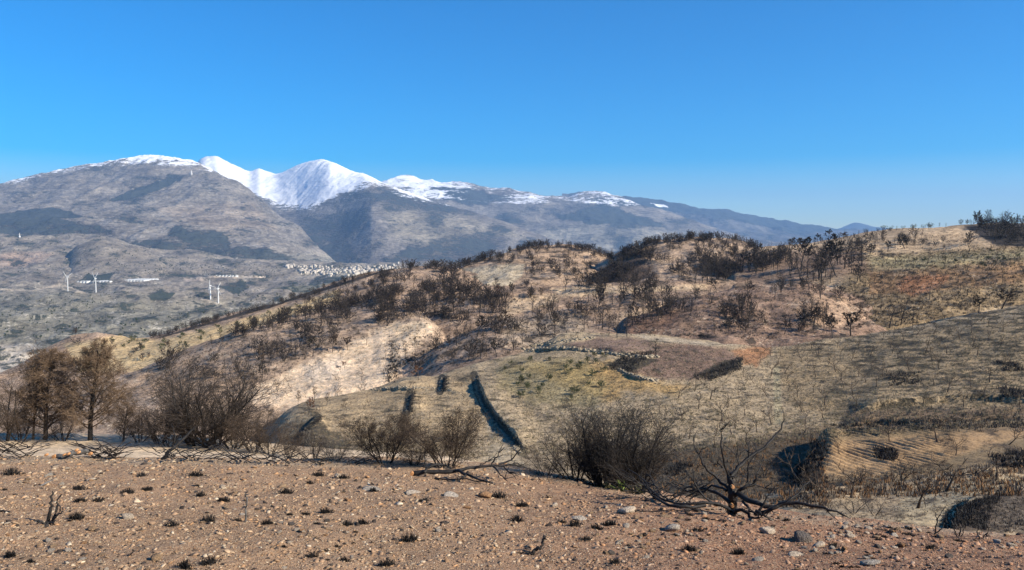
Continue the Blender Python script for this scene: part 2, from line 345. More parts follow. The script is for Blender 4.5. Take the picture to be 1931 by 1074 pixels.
# burnt hills in the middle distance
def base_mid(c, m, x, y, col=BURNT, cov=.44):
    C3(c, col); n = fbm(x / 45, y / 22, 5, .55, 50)
    c *= (1.32 + .35 * n)[..., None] * np.array((.99, 1, 1.0))
    m[..., 0] = np.clip(cov - .12 + .45 * fbm(x / 30, y / 12, 4, .5, 52), 0, 1); m[..., 2] = .35 + .3 * n
def p3e(c, m, X, Y, Z, x, y):
    base_mid(c, m, x, y, (.33, .26, .175), .36)
    patch(c, x, y, [(1590, 470), (1650, 480), (1931, 462), (2300, 460), (2300, 640), (1600, 650), (1560, 590), (1600, 510)], (.29, .225, .13), 8, 8)
    patch(c, x, y, [(1640, 485), (1931, 470), (2300, 465), (2300, 505), (1900, 500), (1780, 512), (1640, 505)], (.29, .26, .155), 7, 7)
    patch(c, x, y, [(1640, 515), (1800, 500), (1931, 487), (2300, 480), (2300, 520), (1931, 530), (1780, 545), (1640, 555)], (.26, .16, .085), 6, 9, amt=.7)
    patch(c, x, y, [(1690, 535), (1710, 520), (1790, 518), (1780, 535), (1720, 560), (1700, 548)], (.36, .19, .10), 5, 5)
    patch(c, x, y, [(1480, 560), (1510, 540), (1570, 545), (1620, 560), (1640, 590), (1560, 620), (1490, 590)], (.38, .27, .19), 8, 6)
    patch(c, x, y, [(1820, 425), (1931, 420), (2300, 415), (2300, 462), (1880, 462)], (.075, .055, .045), 6, 6)
    patch(m[..., 0], x, y, [(1820, 425), (1931, 420), (2300, 415), (2300, 465), (1880, 464)], .75, 6, 6)
    patch(c, x, y, [(1380, 480), (1500, 470), (1620, 470), (1640, 510), (1500, 540), (1380, 540)], (.26, .19, .135), 10, 6)
    m[..., 0] += .35 * fbm(x / 40, y / 4, 4, .5, 59) * (x > 1600) * (y > 470) + .06
    r = np.sin(Z * 2 * math.pi / 1.5 + fbm(x / 60, y / 30, 3, .5, 5) * 5)
    f = sstep(.2, .9, r) * (x > 1610) * (y > 470); c *= (1 - .3 * f)[..., None]
def f3e(X, Y, Z, x, y):
    t = sstep(1590, 1660, x) * sstep(465, 485, y); q = Z / 1.6 + .5 * fbm(X / 40, Y / 40, 2, .5, 9)
    st = np.floor(q) + sstep(.55, .95, q - np.floor(q)); return Z + t * (st - q) * 1.6 * .75, X
sheet('right_hill', (1330, 2500), 2, [([(1330, 760), (2500, 740)], 190), ([(1330, 560), (1500, 545), (1640, 530), (1931, 520), (2500, 510)], [(1330, 330), (1931, 300), (2500, 290)]),
      ([(1330, 520), (1640, 480), (1931, 463), (2500, 450)], [(1330, 400), (1931, 380), (2500, 360)]),
      ([(1330, 495), (1380, 482), (1420, 467), (1480, 460), (1540, 455), (1590, 448), (1640, 438), (1700, 431), (1760, 426), (1800, 423), (1860, 421), (1931, 420), (2100, 414), (2500, 400)], [(1330, 470), (1931, 520), (2500, 480)])],
      [70, 60, 60], [(20, 1.5), (120, 40)], [(70, 3.5, 1, False, 61), (18, .8, 1, False, 62)], p3e, M_mid, f3e, edge=60)

def p3c(c, m, X, Y, Z, x, y):
    base_mid(c, m, x, y, (.31, .235, .165), .40)
    r = np.sin(Z * 2 * math.pi / 3.2 + fbm(x / 60, y / 30, 3, .5, 15) * 4)
    m[..., 0] += .22 * sstep(.3, .95, r) * (y < 540)
    patch(c, x, y, [(855, 508), (930, 500), (990, 497), (985, 520), (960, 540), (940, 548), (900, 530), (870, 518)], (.43, .385, .285), 3, 3)
    patch(m[..., 0], x, y, [(855, 508), (930, 500), (990, 497), (985, 520), (960, 540), (940, 548), (900, 530), (870, 518)], .28, 3, 3)
sheet('round_hill', (780, 1330), 2, [([(780, 640), (1330, 620)], 330), ([(780, 560), (900, 545), (1050, 530), (1330, 560)], [(780, 430), (1330, 430)]), ([(780, 530), (850, 512), (880, 501), (910, 492), (940, 483), (970, 474), (1000, 467), (1030, 464.5), (1060, 464), (1090, 467), (1120, 474), (1145, 484), (1170, 500), (1210, 530), (1330, 600)], [(780, 560), (1050, 620), (1330, 560)])],
      [60, 90], [(20, 2), (140, 50)], [(60, 3.2, 1, True, 64), (16, .9, 1, False, 65)], p3c, M_mid)

def p3d(c, m, X, Y, Z, x, y):
    base_mid(c, m, x, y, (.275, .215, .16), .42)
    patch(m[..., 0], x, y, [(1085, 545), (1150, 500), (1215, 470), (1215, 490), (1240, 520), (1180, 545), (1120, 560)], .55, 12, 16)
    patch(c, x, y, [(1085, 545), (1150, 500), (1215, 470), (1215, 490), (1240, 520), (1180, 545), (1120, 560)], (.15, .11, .085), 12, 16)
    patch(m[..., 0], x, y, [(1320, 510), (1360, 490), (1480, 480), (1480, 520), (1400, 535)], .6, 8, 9)
sheet('second_hill', (1040, 1560), 2, [([(1040, 660), (1560, 640)], 290), ([(1040, 580), (1300, 530), (1560, 540)], [(1040, 390), (1560, 390)]), ([(1040, 560), (1085, 527), (1120, 506), (1150, 490), (1185, 474), (1215, 463), (1250, 455), (1290, 451), (1330, 450), (1370, 453), (1400, 459), (1430, 474), (1480, 496), (1560, 530)], [(1040, 480), (1300, 520), (1560, 500)])],
      [60, 90], [(20, 2), (140, 50)], [(60, 3.2, 1, True, 67), (16, .9, 1, False, 68)], p3d, M_mid)

def p3b(c, m, X, Y, Z, x, y):
    base_mid(c, m, x, y, (.27, .205, .15), .43)
    patch(c, x, y, [(120, 650), (230, 630), (300, 640), (420, 612), (560, 572), (640, 545), (640, 570), (500, 610), (420, 640), (330, 665), (265, 700), (150, 700)], (.46, .37, .215), 5, 4)
    patch(m[..., 0], x, y, [(120, 650), (230, 630), (300, 640), (420, 612), (520, 582), (600, 560), (560, 596), (500, 610), (420, 640), (330, 665), (265, 700), (150, 700)], .22, 4, 4)
    patch(m[..., 2], x, y, [(120, 650), (230, 630), (300, 640), (420, 612), (520, 582), (600, 560), (560, 596), (500, 610), (420, 640), (330, 665), (265, 700), (150, 700)], .2, 4, 4)
    patch(m[..., 0], x, y, [(260, 648), (380, 616), (500, 583), (700, 520), (745, 508), (745, 503), (560, 556), (300, 636)], .72, 1.5, 1)
sheet('long_ridge', (-360, 1130), 2, [([(-360, 800), (300, 740), (700, 640), (1130, 600)], [(-360, 230), (1130, 300)]), ([(-360, 760), (130, 690), (265, 665), (450, 625), (600, 590), (750, 560), (900, 560), (1130, 560)], [(-360, 330), (300, 380), (700, 390), (1130, 380)]),
      ([(-360, 740), (40, 690), (100, 655), (130, 641), (165, 633), (185, 630), (210, 634), (250, 640), (290, 636), (355, 619), (436, 594), (503, 577), (570, 556), (640, 532), (700, 515), (745, 507), (800, 505), (870, 506), (920, 516), (1130, 545)], [(-360, 420), (200, 460), (400, 560), (700, 560), (1130, 520)])],
      [70, 90], [(20, 3), (140, 60)], [(55, 2.6, 1, True, 71), (14, .8, 1, False, 72)], p3b, M_mid)

def pmid(c, m, X, Y, Z, x, y):
    base_mid(c, m, x, y, (.225, .17, .125), .45)
    patch(c, x, y, [(1035, 545), (1130, 535), (1200, 540), (1340, 535), (1330, 545), (1180, 552), (1060, 560)], (.50, .40, .27), 3, 3)
    patch(c, x, y, [(970, 560), (1050, 552), (1055, 568), (1000, 585), (940, 600), (960, 570)], (.44, .35, .24), 5, 4)
    patch(c, x, y, [(960, 600), (1100, 590), (1120, 620), (1010, 640), (960, 630)], (.33, .285, .225), 8, 6)
    patch(c, x, y, [(1170, 590), (1260, 570), (1280, 580), (1200, 610), (1160, 615)], (.38, .30, .21), 6, 5)
    patch(m[..., 0], x, y, [(1035, 545), (1130, 535), (1340, 535), (1200, 555), (1000, 590), (940, 600), (960, 570)], .25, 4, 4)
sheet('middle_rise', (640, 1560), 2, [([(640, 760), (1560, 720)], 190), ([(640, 640), (900, 620), (1100, 610), (1300, 600), (1560, 600)], [(640, 305), (850, 280), (1560, 265)]), ([(640, 600), (760, 575), (860, 560), (960, 545), (1050, 540), (1150, 534), (1260, 531), (1340, 530), (1420, 535), (1560, 550)], [(640, 350), (1050, 380), (1560, 360)])],
      [60, 80], [(15, 2), (90, 30)], [(45, 2.6, 1, True, 74), (12, .6, 1, False, 75)], pmid, M_mid, edge=160)

def p3a(c, m, X, Y, Z, x, y):
    base_mid(c, m, x, y, (.235, .185, .14), .44)
    F1 = [(455, 745), (560, 690), (640, 660), (700, 625), (740, 608), (800, 605), (830, 615), (800, 640), (760, 680), (740, 720), (690, 745), (620, 760), (560, 770), (480, 760)]
    patch(c, x, y, F1, (.60, .485, .35), 8, 8); patch(m[..., 0], x, y, F1, .26, 6, 6); patch(m[..., 2], x, y, F1, .55, 6, 6)
    patch(c, x, y, [(575, 695), (640, 670), (660, 700), (620, 720), (580, 720)], (.58, .5, .4), 8, 8)
    patch(c, x, y, [(735, 615), (790, 606), (815, 614), (790, 635), (745, 640)], (.56, .45, .31), 5, 4)
    patch(c, x, y, [(265, 705), (420, 690), (500, 700), (460, 745), (300, 770)], (.30, .23, .165), 15, 10)
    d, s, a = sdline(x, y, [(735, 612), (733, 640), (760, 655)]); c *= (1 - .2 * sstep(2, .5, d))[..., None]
sheet('brown_hill', (-100, 900), 2, [([(-100, 900), (400, 940), (560, 1050), (900, 1050)], 120), ([(-100, 800), (300, 760), (500, 750), (700, 735), (900, 720)], [(-100, 200), (500, 200), (900, 215)]), ([(-100, 770), (180, 730), (265, 702), (300, 685), (348, 662), (400, 644), (431, 635), (470, 627), (510, 620), (560, 610), (600, 602), (650, 594), (720, 590), (800, 596), (840, 620), (900, 680)], [(-100, 280), (400, 300), (700, 310), (900, 260)])],
      [60, 90], [(12, 2), (90, 35)], [(45, 2.2, 1, True, 77), (12, .7, 1, False, 78)], p3a, M_mid)

def p3h(c, m, X, Y, Z, x, y):
    base_mid(c, m, x, y, (.205, .16, .125), .46)
    patch(c, x, y, [(960, 600), (1090, 596), (1130, 640), (1000, 665), (940, 640)], (.29, .245, .19), 10, 7)
sheet('dark_knoll', (720, 1300), 2, [([(720, 820), (1300, 760)], 160), ([(720, 735), (780, 690), (820, 662), (860, 640), (900, 622), (950, 608), (1010, 598), (1060, 598), (1100, 606), (1150, 625), (1210, 650), (1300, 690)], [(720, 215), (1000, 250), (1300, 230)])],
      [100], [(12, 2), (80, 30)], [(35, 1.8, 1, True, 81), (9, .5, 1, False, 82)], p3h, M_mid, edge=0)

def p3g(c, m, X, Y, Z, x, y):
    base_mid(c, m, x, y, (.17, .122, .092), .46); m[..., 2] += .02
    patch(c, x, y, [(1480, 575), (1530, 555), (1600, 560), (1640, 600), (1580, 620), (1500, 600)], (.34, .25, .175), 9, 7)
    patch(c, x, y, [(1180, 600), (1260, 580), (1290, 600), (1240, 630), (1180, 640)], (.19, .125, .09), 9, 7)
sheet('rocky_hump', (1100, 1760), 2, [([(1100, 780), (1760, 740)], 165), ([(1100, 640), (1160, 612), (1200, 597), (1250, 580), (1290, 566), (1350, 548), (1420, 537), (1480, 535), (1540, 540), (1590, 556), (1640, 580), (1700, 620), (1760, 660)], [(1100, 235), (1450, 300), (1760, 270)])],
      [110], [(12, 2), (80, 30)], [(35, 2.0, 1, True, 84), (9, .6, 1, False, 85)], p3g, M_mid)

# ---- the near olive-green slope with its banks
BANKS = [([(898, 706), (903, 735), (915, 762), (938, 792), (962, 820), (988, 850)], 13, 1.15), ([(838, 712), (836, 725), (834, 738)], 10, .6),
         ([(776, 742), (773, 760), (770, 778)], 8, .45), ([(562, 830), (580, 808), (603, 786)], -12, .7)]
STEPS = [([(985, 662), (1060, 659), (1130, 666), (1180, 674), (1240, 676)], 1.0, 9), ([(1000, 655), (1060, 646), (1120, 638)], .8, 6), ([(1165, 698), (1195, 712), (1240, 722)], .9, 7),
         ([(700, 737), (760, 733), (820, 735)], .8, 5), ([(770, 727), (800, 724), (822, 727)], .8, 6), ([(1380, 745), (1330, 735), (1290, 730)], .5, 5),
         ([(1600, 790), (1680, 776), (1760, 768), (1830, 765), (1931, 772), (2050, 780)], 1.0, 14), ([(1580, 810), (1650, 800), (1750, 806), (1880, 800), (2050, 800)], .9, 10)]
def p2s(c, m, X, Y, Z, x, y):
    C3(c, (.355, .30, .205)); n = fbm(x / 60, y / 28, 5, .55, 90); n2 = fbm(x / 12, y / 6, 3, .5, 91)
    c *= (1 + .22 * n + .12 * n2)[..., None]
    n3 = fbm(x / 34, y / 5, 4, .55, 92); m[..., 0] = .33 + .3 * n + .36 * n3 + (.13 + .3 * n3) * sstep(1400, 1700, x) * sstep(900, 640, y); m[..., 2] = .34
    patch(c, x, y, [(560, 745), (900, 700), (930, 800), (860, 900), (560, 900)], (.37, .30, .19), 20, 10)
    patch(c, x, y, [(960, 690), (1150, 680), (1250, 720), (1300, 730), (1280, 745), (1180, 735), (1150, 760), (1100, 740), (1000, 700)], (.40, .29, .135), 10, 10)
    patch(c, x, y, [(940, 680), (1100, 675), (1150, 730), (1120, 770), (1000, 760), (940, 730)], (.24, .22, .11), 12, 14, amt=.6)
    patch(c, x, y, [(1150, 690), (1230, 650), (1300, 640), (1400, 665), (1390, 690), (1330, 715), (1240, 715)], (.17, .118, .09), 7, 6)
    patch(m[..., 2], x, y, [(1150, 690), (1230, 650), (1300, 640), (1400, 665), (1390, 690), (1330, 715), (1240, 715)], .42, 7, 6)
    patch(c, x, y, [(1060, 650), (1130, 635), (1230, 640), (1240, 660), (1150, 668)], (.20, .15, .12), 5, 5)
    patch(c, x, y, [(1380, 662), (1420, 650), (1456, 650), (1452, 668), (1425, 690), (1405, 685), (1392, 672)], (.36, .205, .11), 6, 7)
    patch(c, x, y, [(1190, 630), (1240, 634), (1340, 645), (1440, 650), (1340, 652), (1230, 643)], (.38, .34, .26), 2, 2)
    patch(m[..., 0], x, y, [(1140, 685), (1220, 668), (1240, 680), (1180, 705)], .75, 5, 4)
    patch(m[..., 0], x, y, [(1310, 705), (1360, 685), (1400, 675), (1390, 695), (1340, 715)], .75, 5, 5)
    patch(c, x, y, [(1466, 660), (1931, 600), (2300, 560), (2300, 830), (1600, 800), (1480, 760)], (.30, .245, .155), 6, 6)
    patch(c, x, y, [(1458, 690), (1470, 690), (1476, 800), (1460, 800)], (.36, .33, .22), 3, 2)
    patch(c, x, y, [(1600, 775), (1931, 765), (2300, 770), (2300, 820), (1580, 812)], (.22, .165, .105), 8, 7)
    patch(c, x, y, [(1180, 850), (1400, 830), (1560, 800), (1600, 850), (1540, 960), (1180, 960)], (.20, .155, .10), 14, 12)
    patch(m[..., 0], x, y, [(1180, 850), (1400, 830), (1560, 810), (1600, 850), (1540, 960), (1180, 960)], .56, 14, 12)
    patch(c, x, y, [(900, 780), (985, 850), (985, 880), (900, 880), (930, 830)], (.40, .35, .25), 6, 5)
    patch(m[..., 0], x, y, [(560, 800), (600, 790), (660, 830), (620, 880), (540, 880)], .55, 8, 8)
    for ln, wd, h in BANKS:
        d, s, a = sdline(x, y + h * 5, ln); f = sstep(5, 1.5, d); c += (f * .7)[..., None] * (np.array((.46, .43, .34)) - c)
    for ln, wd, h in BANKS:   # ditch shade painted in as a black strip, with some charred growth
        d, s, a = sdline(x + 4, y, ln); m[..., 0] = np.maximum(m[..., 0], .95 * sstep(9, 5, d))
    for ln, h, wd in STEPS[:3]:
        d, s, a = sdline(x, y + h * 3, ln); f = sstep(4, 1.5, d); c += (f * .6)[..., None] * (np.array((.44, .38, .26)) - c); m[..., 0] *= 1 - .6 * f
    m[..., 0] = np.clip(m[..., 0], 0, 1)
def f2s(X, Y, Z, x, y):
    for ln, wd, h in BANKS:
        d, s, a = sdline(x, y, ln); taper = np.clip(np.minimum(a, 1 - a) * 8, 0, 1)
        if wd > 0: sd = d * -s * 1.0
        else: sd = d * s * -1.0
        k = abs(wd); up = sstep(-1.0, 2.0, -s * d * np.sign(wd)) * sstep(5 * k, k, d)
        Z = Z + h * up * taper
    for ln, h, wd in STEPS:
        d, s, a = sdline(x, y, ln); xx = np.array(ln)[:, 0]; inx = (x > xx.min()) & (x < xx.max())
        ly = cur(sorted(ln), x); taper = np.clip(np.minimum(x - xx.min(), xx.max() - x) / 55, 0, 1) * inx
        v = ly + 1.8 * fbm(x / 25, y * 0, 2, .5, 3) - y
        Z = Z + h * taper * sstep(-1.5, 1.5, v) * sstep(6 * wd, wd, v)
    return Z, X
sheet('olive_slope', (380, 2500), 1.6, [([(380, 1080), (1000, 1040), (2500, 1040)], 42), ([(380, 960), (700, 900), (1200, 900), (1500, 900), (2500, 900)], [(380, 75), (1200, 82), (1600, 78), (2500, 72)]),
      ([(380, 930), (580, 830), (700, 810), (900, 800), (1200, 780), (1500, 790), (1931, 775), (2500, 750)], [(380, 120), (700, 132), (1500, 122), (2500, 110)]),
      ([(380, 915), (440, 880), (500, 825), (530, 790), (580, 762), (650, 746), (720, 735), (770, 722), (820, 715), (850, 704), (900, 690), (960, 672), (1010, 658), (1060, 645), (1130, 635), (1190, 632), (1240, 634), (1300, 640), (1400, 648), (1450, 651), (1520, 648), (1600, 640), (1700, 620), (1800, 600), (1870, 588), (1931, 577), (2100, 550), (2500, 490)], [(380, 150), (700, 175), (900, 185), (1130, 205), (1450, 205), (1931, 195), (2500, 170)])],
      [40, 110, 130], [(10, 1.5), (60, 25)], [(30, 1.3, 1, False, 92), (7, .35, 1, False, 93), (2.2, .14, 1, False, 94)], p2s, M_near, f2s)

# ---- stacked terraces at lower right
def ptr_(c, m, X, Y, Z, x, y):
    ptr(c, m, X, Y, Z, x, y); patch(m[..., 0], x, y, [(1498, 960), (1500, 905), (1515, 880), (1530, 855), (1548, 838), (1550, 870), (1556, 900), (1560, 960)], .95, 3, 5, wl=12)  # left end face: its shade painted black through the scrub mask, with burnt scrub
def rows_f(X, Y, Z, x, y, amp=.2):
    r = np.sin((X * .75 + Y * .35) * 2 * math.pi / .85 + 1.5 * fbm(X / 5, Y / 5, 2, .5, 6)); return Z + amp * r * sstep(915, 870, y) * sstep(1900, 1700, x) * np.clip(.9 + 1.0 * fbm(X / 4, Y / 4, 3, .5, 16), .1, 1.5), X
def ptr(c, m, X, Y, Z, x, y):
    C3(c, (.24, .19, .115)); n = fbm(x / 40, y / 16, 4, .5, 96); c *= (1 + .25 * n)[..., None]
    m[..., 0] = .40 + .4 * n + .2 * sstep(880, 920, y); m[..., 2] = .3
    patch(c, x, y, [(1540, 838), (1740, 820), (1931, 806), (1931, 822), (1760, 870), (1640, 900), (1550, 895)], (.38, .27, .15), 7, 7)
    patch(m[..., 0], x, y, [(1540, 838), (1740, 820), (1760, 865), (1640, 900), (1550, 895)], .26, 7, 7)
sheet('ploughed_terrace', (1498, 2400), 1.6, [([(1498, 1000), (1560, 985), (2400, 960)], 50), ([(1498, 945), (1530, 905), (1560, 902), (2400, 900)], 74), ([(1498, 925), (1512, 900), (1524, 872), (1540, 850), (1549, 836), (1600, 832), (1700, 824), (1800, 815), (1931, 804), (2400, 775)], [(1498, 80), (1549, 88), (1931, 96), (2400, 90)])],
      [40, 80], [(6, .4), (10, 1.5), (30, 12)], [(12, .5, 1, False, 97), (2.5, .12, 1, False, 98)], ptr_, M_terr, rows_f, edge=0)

def pcr(c, m, X, Y, Z, x, y):
    C3(c, (.40, .325, .21)); n = fbm(x / 30, y / 10, 4, .5, 99); c *= (1 + .15 * n)[..., None]
    m[..., 0] = .40 + .45 * n; m[..., 2] = .42
    patch(c, x, y, [(1700, 940), (1800, 905), (1931, 895), (1931, 920), (1850, 930), (1780, 990), (1690, 985)], (.47, .40, .255), 5, 5)
    patch(c, x, y, [(1835, 960), (1890, 925), (2100, 900), (2100, 1000), (1850, 1005)], (.17, .14, .10), 5, 6)
    patch(m[..., 0], x, y, [(1835, 960), (1890, 925), (2100, 900), (2100, 1000), (1850, 1005)], .5, 5, 6)
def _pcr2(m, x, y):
    patch(m[..., 0], x, y, [(1795, 1000), (1802, 970), (1825, 948), (1860, 936), (1890, 934), (1872, 960), (1862, 1000)], .95, 3, 4, wl=12)  # hollow's shade painted black into the scrub mask, along with burnt growth
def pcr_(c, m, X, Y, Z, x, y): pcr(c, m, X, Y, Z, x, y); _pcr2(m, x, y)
def fcr(X, Y, Z, x, y):
    ln = [(1790, 1030), (1798, 992), (1806, 970), (1826, 950), (1855, 938), (1890, 934)]
    d, s, a = sdline(x, y, ln); up = sstep(-1.5, 2.5, s * d) * sstep(260, 60, d)
    Z = Z + .3 * up
    return Z, X
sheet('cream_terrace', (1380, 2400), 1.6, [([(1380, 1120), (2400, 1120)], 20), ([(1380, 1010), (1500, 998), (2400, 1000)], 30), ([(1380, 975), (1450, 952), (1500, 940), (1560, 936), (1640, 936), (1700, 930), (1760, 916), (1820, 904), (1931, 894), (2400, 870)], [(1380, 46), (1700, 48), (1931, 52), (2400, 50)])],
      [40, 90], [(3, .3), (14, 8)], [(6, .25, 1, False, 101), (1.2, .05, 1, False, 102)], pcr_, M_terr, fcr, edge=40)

def pdt(c, m, X, Y, Z, x, y):
    C3(c, (.56, .47, .34)); n = fbm(x / 30, y / 8, 4, .5, 104); c *= (1 + .12 * n)[..., None]
    m[..., 0] = .16 + .2 * n; m[..., 2] = .45
sheet('dirt_track', (-500, 1010), 2.2, [([(-500, 950), (1010, 960)], 16), ([(-500, 866), (300, 866), (560, 872), (1010, 900)], 24), ([(-500, 826), (0, 829), (150, 831), (300, 833), (420, 842), (520, 852), (620, 861), (720, 868), (800, 874), (1010, 920)], [(-500, 34), (300, 34), (1010, 26)])],
      [16, 46], [(2, .2), (8, 4), (30, 16)], [(4, .12, 1, False, 105), (.9, .03, 1, False, 106)], pdt, M_terr)

# ---- the stony foreground
m, t, b = mat('stony_ground'); M_ground = m
pos = nd(t, 'ShaderNodeNewGeometry').outputs['Position']
A = nd(t, 'ShaderNodeTexNoise', {'Vector': pos, 'Scale': 1.1, 'Detail': 8.0, 'Roughness': .62}).outputs[0]
B = nd(t, 'ShaderNodeTexNoise', {'Vector': pos, 'Scale': 26.0, 'Detail': 6.0, 'Roughness': .7}).outputs[0]
V1 = nd(t, 'ShaderNodeTexVoronoi', {'Vector': pos, 'Scale': 62.0, 'Randomness': 1.0})
V2 = nd(t, 'ShaderNodeTexVoronoi', {'Vector': pos, 'Scale': 24.0, 'Randomness': 1.0})
col = nd(t, 'ShaderNodeAttribute', attribute_name='Col').outputs['Color']
mk = nd(t, 'ShaderNodeSeparateXYZ', {0: nd(t, 'ShaderNodeAttribute', attribute_name='Msk').outputs['Vector']})
ff = math_(t, 'MULTIPLY', maprange(t, A, .3, .7, .72, 1.25), maprange(t, B, .3, .7, .5, 1.5))
sc_ = nd(t, 'ShaderNodeVectorMath', {0: col}, operation='SCALE'); t.links.new(ff, sc_.inputs['Scale']); c = sc_.outputs[0]
r1 = nd(t, 'ShaderNodeSeparateColor', {0: V1.outputs['Color']}).outputs[0]
chip = math_(t, 'MULTIPLY', math_(t, 'GREATER_THAN', r1, .42), math_(t, 'LESS_THAN', V1.outputs['Distance'], .42))
c = mix_(t, math_(t, 'MULTIPLY', chip, .72), c, (.43, .31, .20))
r2 = nd(t, 'ShaderNodeSeparateColor', {0: V2.outputs['Color']})
ch2 = math_(t, 'MULTIPLY', math_(t, 'GREATER_THAN', r2.outputs[1], .7), math_(t, 'LESS_THAN', V2.outputs['Distance'], .33))
c = mix_(t, math_(t, 'MULTIPLY', ch2, .7), c, (.38, .28, .185))
soot = maprange(t, math_(t, 'SUBTRACT', math_(t, 'ADD', math_(t, 'MULTIPLY', B, .6), math_(t, 'MULTIPLY', A, .4)), math_(t, 'SUBTRACT', .68, math_(t, 'MULTIPLY', mk.outputs[0], .3))), 0, .08, 0, .8)
c = mix_(t, soot, c, (.045, .035, .03))
t.links.new(c, b.inputs['Base Color'])
h = math_(t, 'ADD', math_(t, 'MULTIPLY', B, .6), math_(t, 'ADD', math_(t, 'MULTIPLY', chip, .35), math_(t, 'MULTIPLY', ch2, .7)))
t.links.new(nd(t, 'ShaderNodeBump', {'Height': h, 'Distance': .05, 'Strength': 1.0}).outputs[0], b.inputs['Normal'])
def pg(c, m, X, Y, Z, x, y):
    C3(c, (.285, .18, .11)); n = fbm(X / 1.5, Y / 1.5, 4, .5, 107)
    r = sstep(700, 1500, x)[..., None]; c[...] = c * (1 - r) + np.array((.24, .13, .08)) * r
    c *= (1 + .18 * n)[..., None]; m[..., 0] = .25 + .3 * fbm(X / .7, Y / .7, 3, .5, 108)
    f = sstep(12, 2, np.abs(y - cur(FGC, x) - 3)) * (x < 1900); c += (f * .5)[..., None] * (np.array((.38, .31, .22)) - c)
FGC = [(-400, 864), (0, 863), (150, 862), (300, 866), (400, 866), (520, 870), (600, 870), (700, 871), (800, 873), (900, 878), (980, 886), (1060, 898), (1130, 912), (1200, 926), (1300, 945), (1400, 960), (1500, 974), (1600, 984), (1700, 990), (1800, 996), (1931, 1006), (2400, 1030)]
def sheet_ground():
    # the ground runs on under and behind the camera
    return sheet('stony_ground', (-1100, 3000), 6, [([(-1100, 2600), (3000, 2600)], 1.0), ([(-1100, 1300), (3000, 1300)], 2.75), ([(-1100, 1074), (3000, 1090)], 5.2), ([(-1100, 930), (600, 930), (1200, 968), (1931, 1035), (3000, 1080)], [(-1100, 9), (1931, 7.6), (3000, 7)]), (FGC, [(-1100, 13.5), (900, 13.5), (1400, 12), (1931, 9.5), (3000, 8.5)])],
      [6, 30, 120, 130], [(.7, .45), (2.5, 2.0), (8, 7)], [(2.2, .10, 1, False, 109), (.5, .03, 1, False, 110), (.12, .016, 1, False, 111)], pg, M_ground)
sheet_ground()
# ground behind and below the viewer, out of the picture
def prear(c, m, X, Y, Z, x, y): C3(c, (.3, .19, .13)); m[..., 0] = .3
# ------------------------------------------------------------------ ray casting on the land
ALLV = np.concatenate(TV); ALLF = np.concatenate(TF)
BVH = BVHTree.FromPolygons(ALLV.tolist(), ALLF.tolist())
OWNER = sorted((a, b, n) for n, (a, b) in SHEETS.items())
def hit(x, y):
    d = Vector(P(x, y, 1.0)).normalized()
    r = BVH.ray_cast(Vector((0, 0, 0)), d, 40000)
    return r[0]
def down(X, Y):
    r = BVH.ray_cast(Vector((X, Y, 3000)), Vector((0, 0, -1)), 6000); return r[0]
def seen(p, up=1.0):
    q = Vector((p[0], p[1], p[2] + up)); r = BVH.ray_cast(Vector((0, 0, 0)), q.normalized(), q.length - 1.5); return r[0] is None
def inpoly(x, y, poly):
    ins = False; n = len(poly)
    for i in range(n):
        ax, ay = poly[i]; bx, by = poly[(i + 1) % n]
        if (ay > y) != (by > y) and x < ax + (y - ay) / (by - ay) * (bx - ax): ins = not ins
    return ins

# ------------------------------------------------------------------ materials for things
def simple(name, colr, rough=.85, var=.35, scale=8, bump=0, bscale=60):
    m, t, b = mat(name)
    oi = nd(t, 'ShaderNodeObjectInfo').outputs['Random']
    pos = nd(t, 'ShaderNodeTexCoord').outputs['Object']
    n = nd(t, 'ShaderNodeTexNoise', {'Vector': pos, 'Scale': scale, 'Detail': 4.0}).outputs[0]
    f = math_(t, 'MULTIPLY', maprange(t, n, .3, .7, 1 - var, 1 + var), maprange(t, oi, 0, 1, .82, 1.2))
    s = nd(t, 'ShaderNodeVectorMath', {0: colr}, operation='SCALE'); t.links.new(f, s.inputs['Scale'])
    t.links.new(s.outputs[0], b.inputs['Base Color']); b.inputs['Roughness'].default_value = rough
    if bump:
        n2 = nd(t, 'ShaderNodeTexNoise', {'Vector': pos, 'Scale': bscale, 'Detail': 5.0}).outputs[0]
        t.links.new(nd(t, 'ShaderNodeBump', {'Height': n2, 'Distance': bump}).outputs[0], b.inputs['Normal'])
    return m
M_char = simple('charred_bark', (.022, .02, .019), .55, .5, 14, .006, 90)
M_chart = simple('charred_twigs', (.038, .03, .025), .7, .4, 3)
M_bark = simple('scorched_bark', (.075, .062, .052), .8, .4, 4)
M_twig = simple('dry_twigs', (.105, .078, .056), .85, .35, 3)
M_btwig = simple('burnt_brown_twigs', (.062, .045, .033), .85, .35, 3)
M_needle = simple('scorched_needles', (.135, .092, .06), .85, .35, 3)
M_needred = simple('rusty_leaves', (.16, .08, .045), .85, .35, 3)
M_dleaf = simple('blackened_leaves', (.034, .029, .022), .8, .4, 3)
M_almond = simple('bare_almond_wood', (.13, .105, .08), .85, .3, 3)
M_green = simple('green_leaves', (.075, .095, .04), .7, .35, 3)
M_gdark = simple('dull_green_leaves', (.085, .092, .045), .8, .35, 2)
M_dead = simple('dead_grey_brush', (.10, .085, .07), .85, .4, 3)

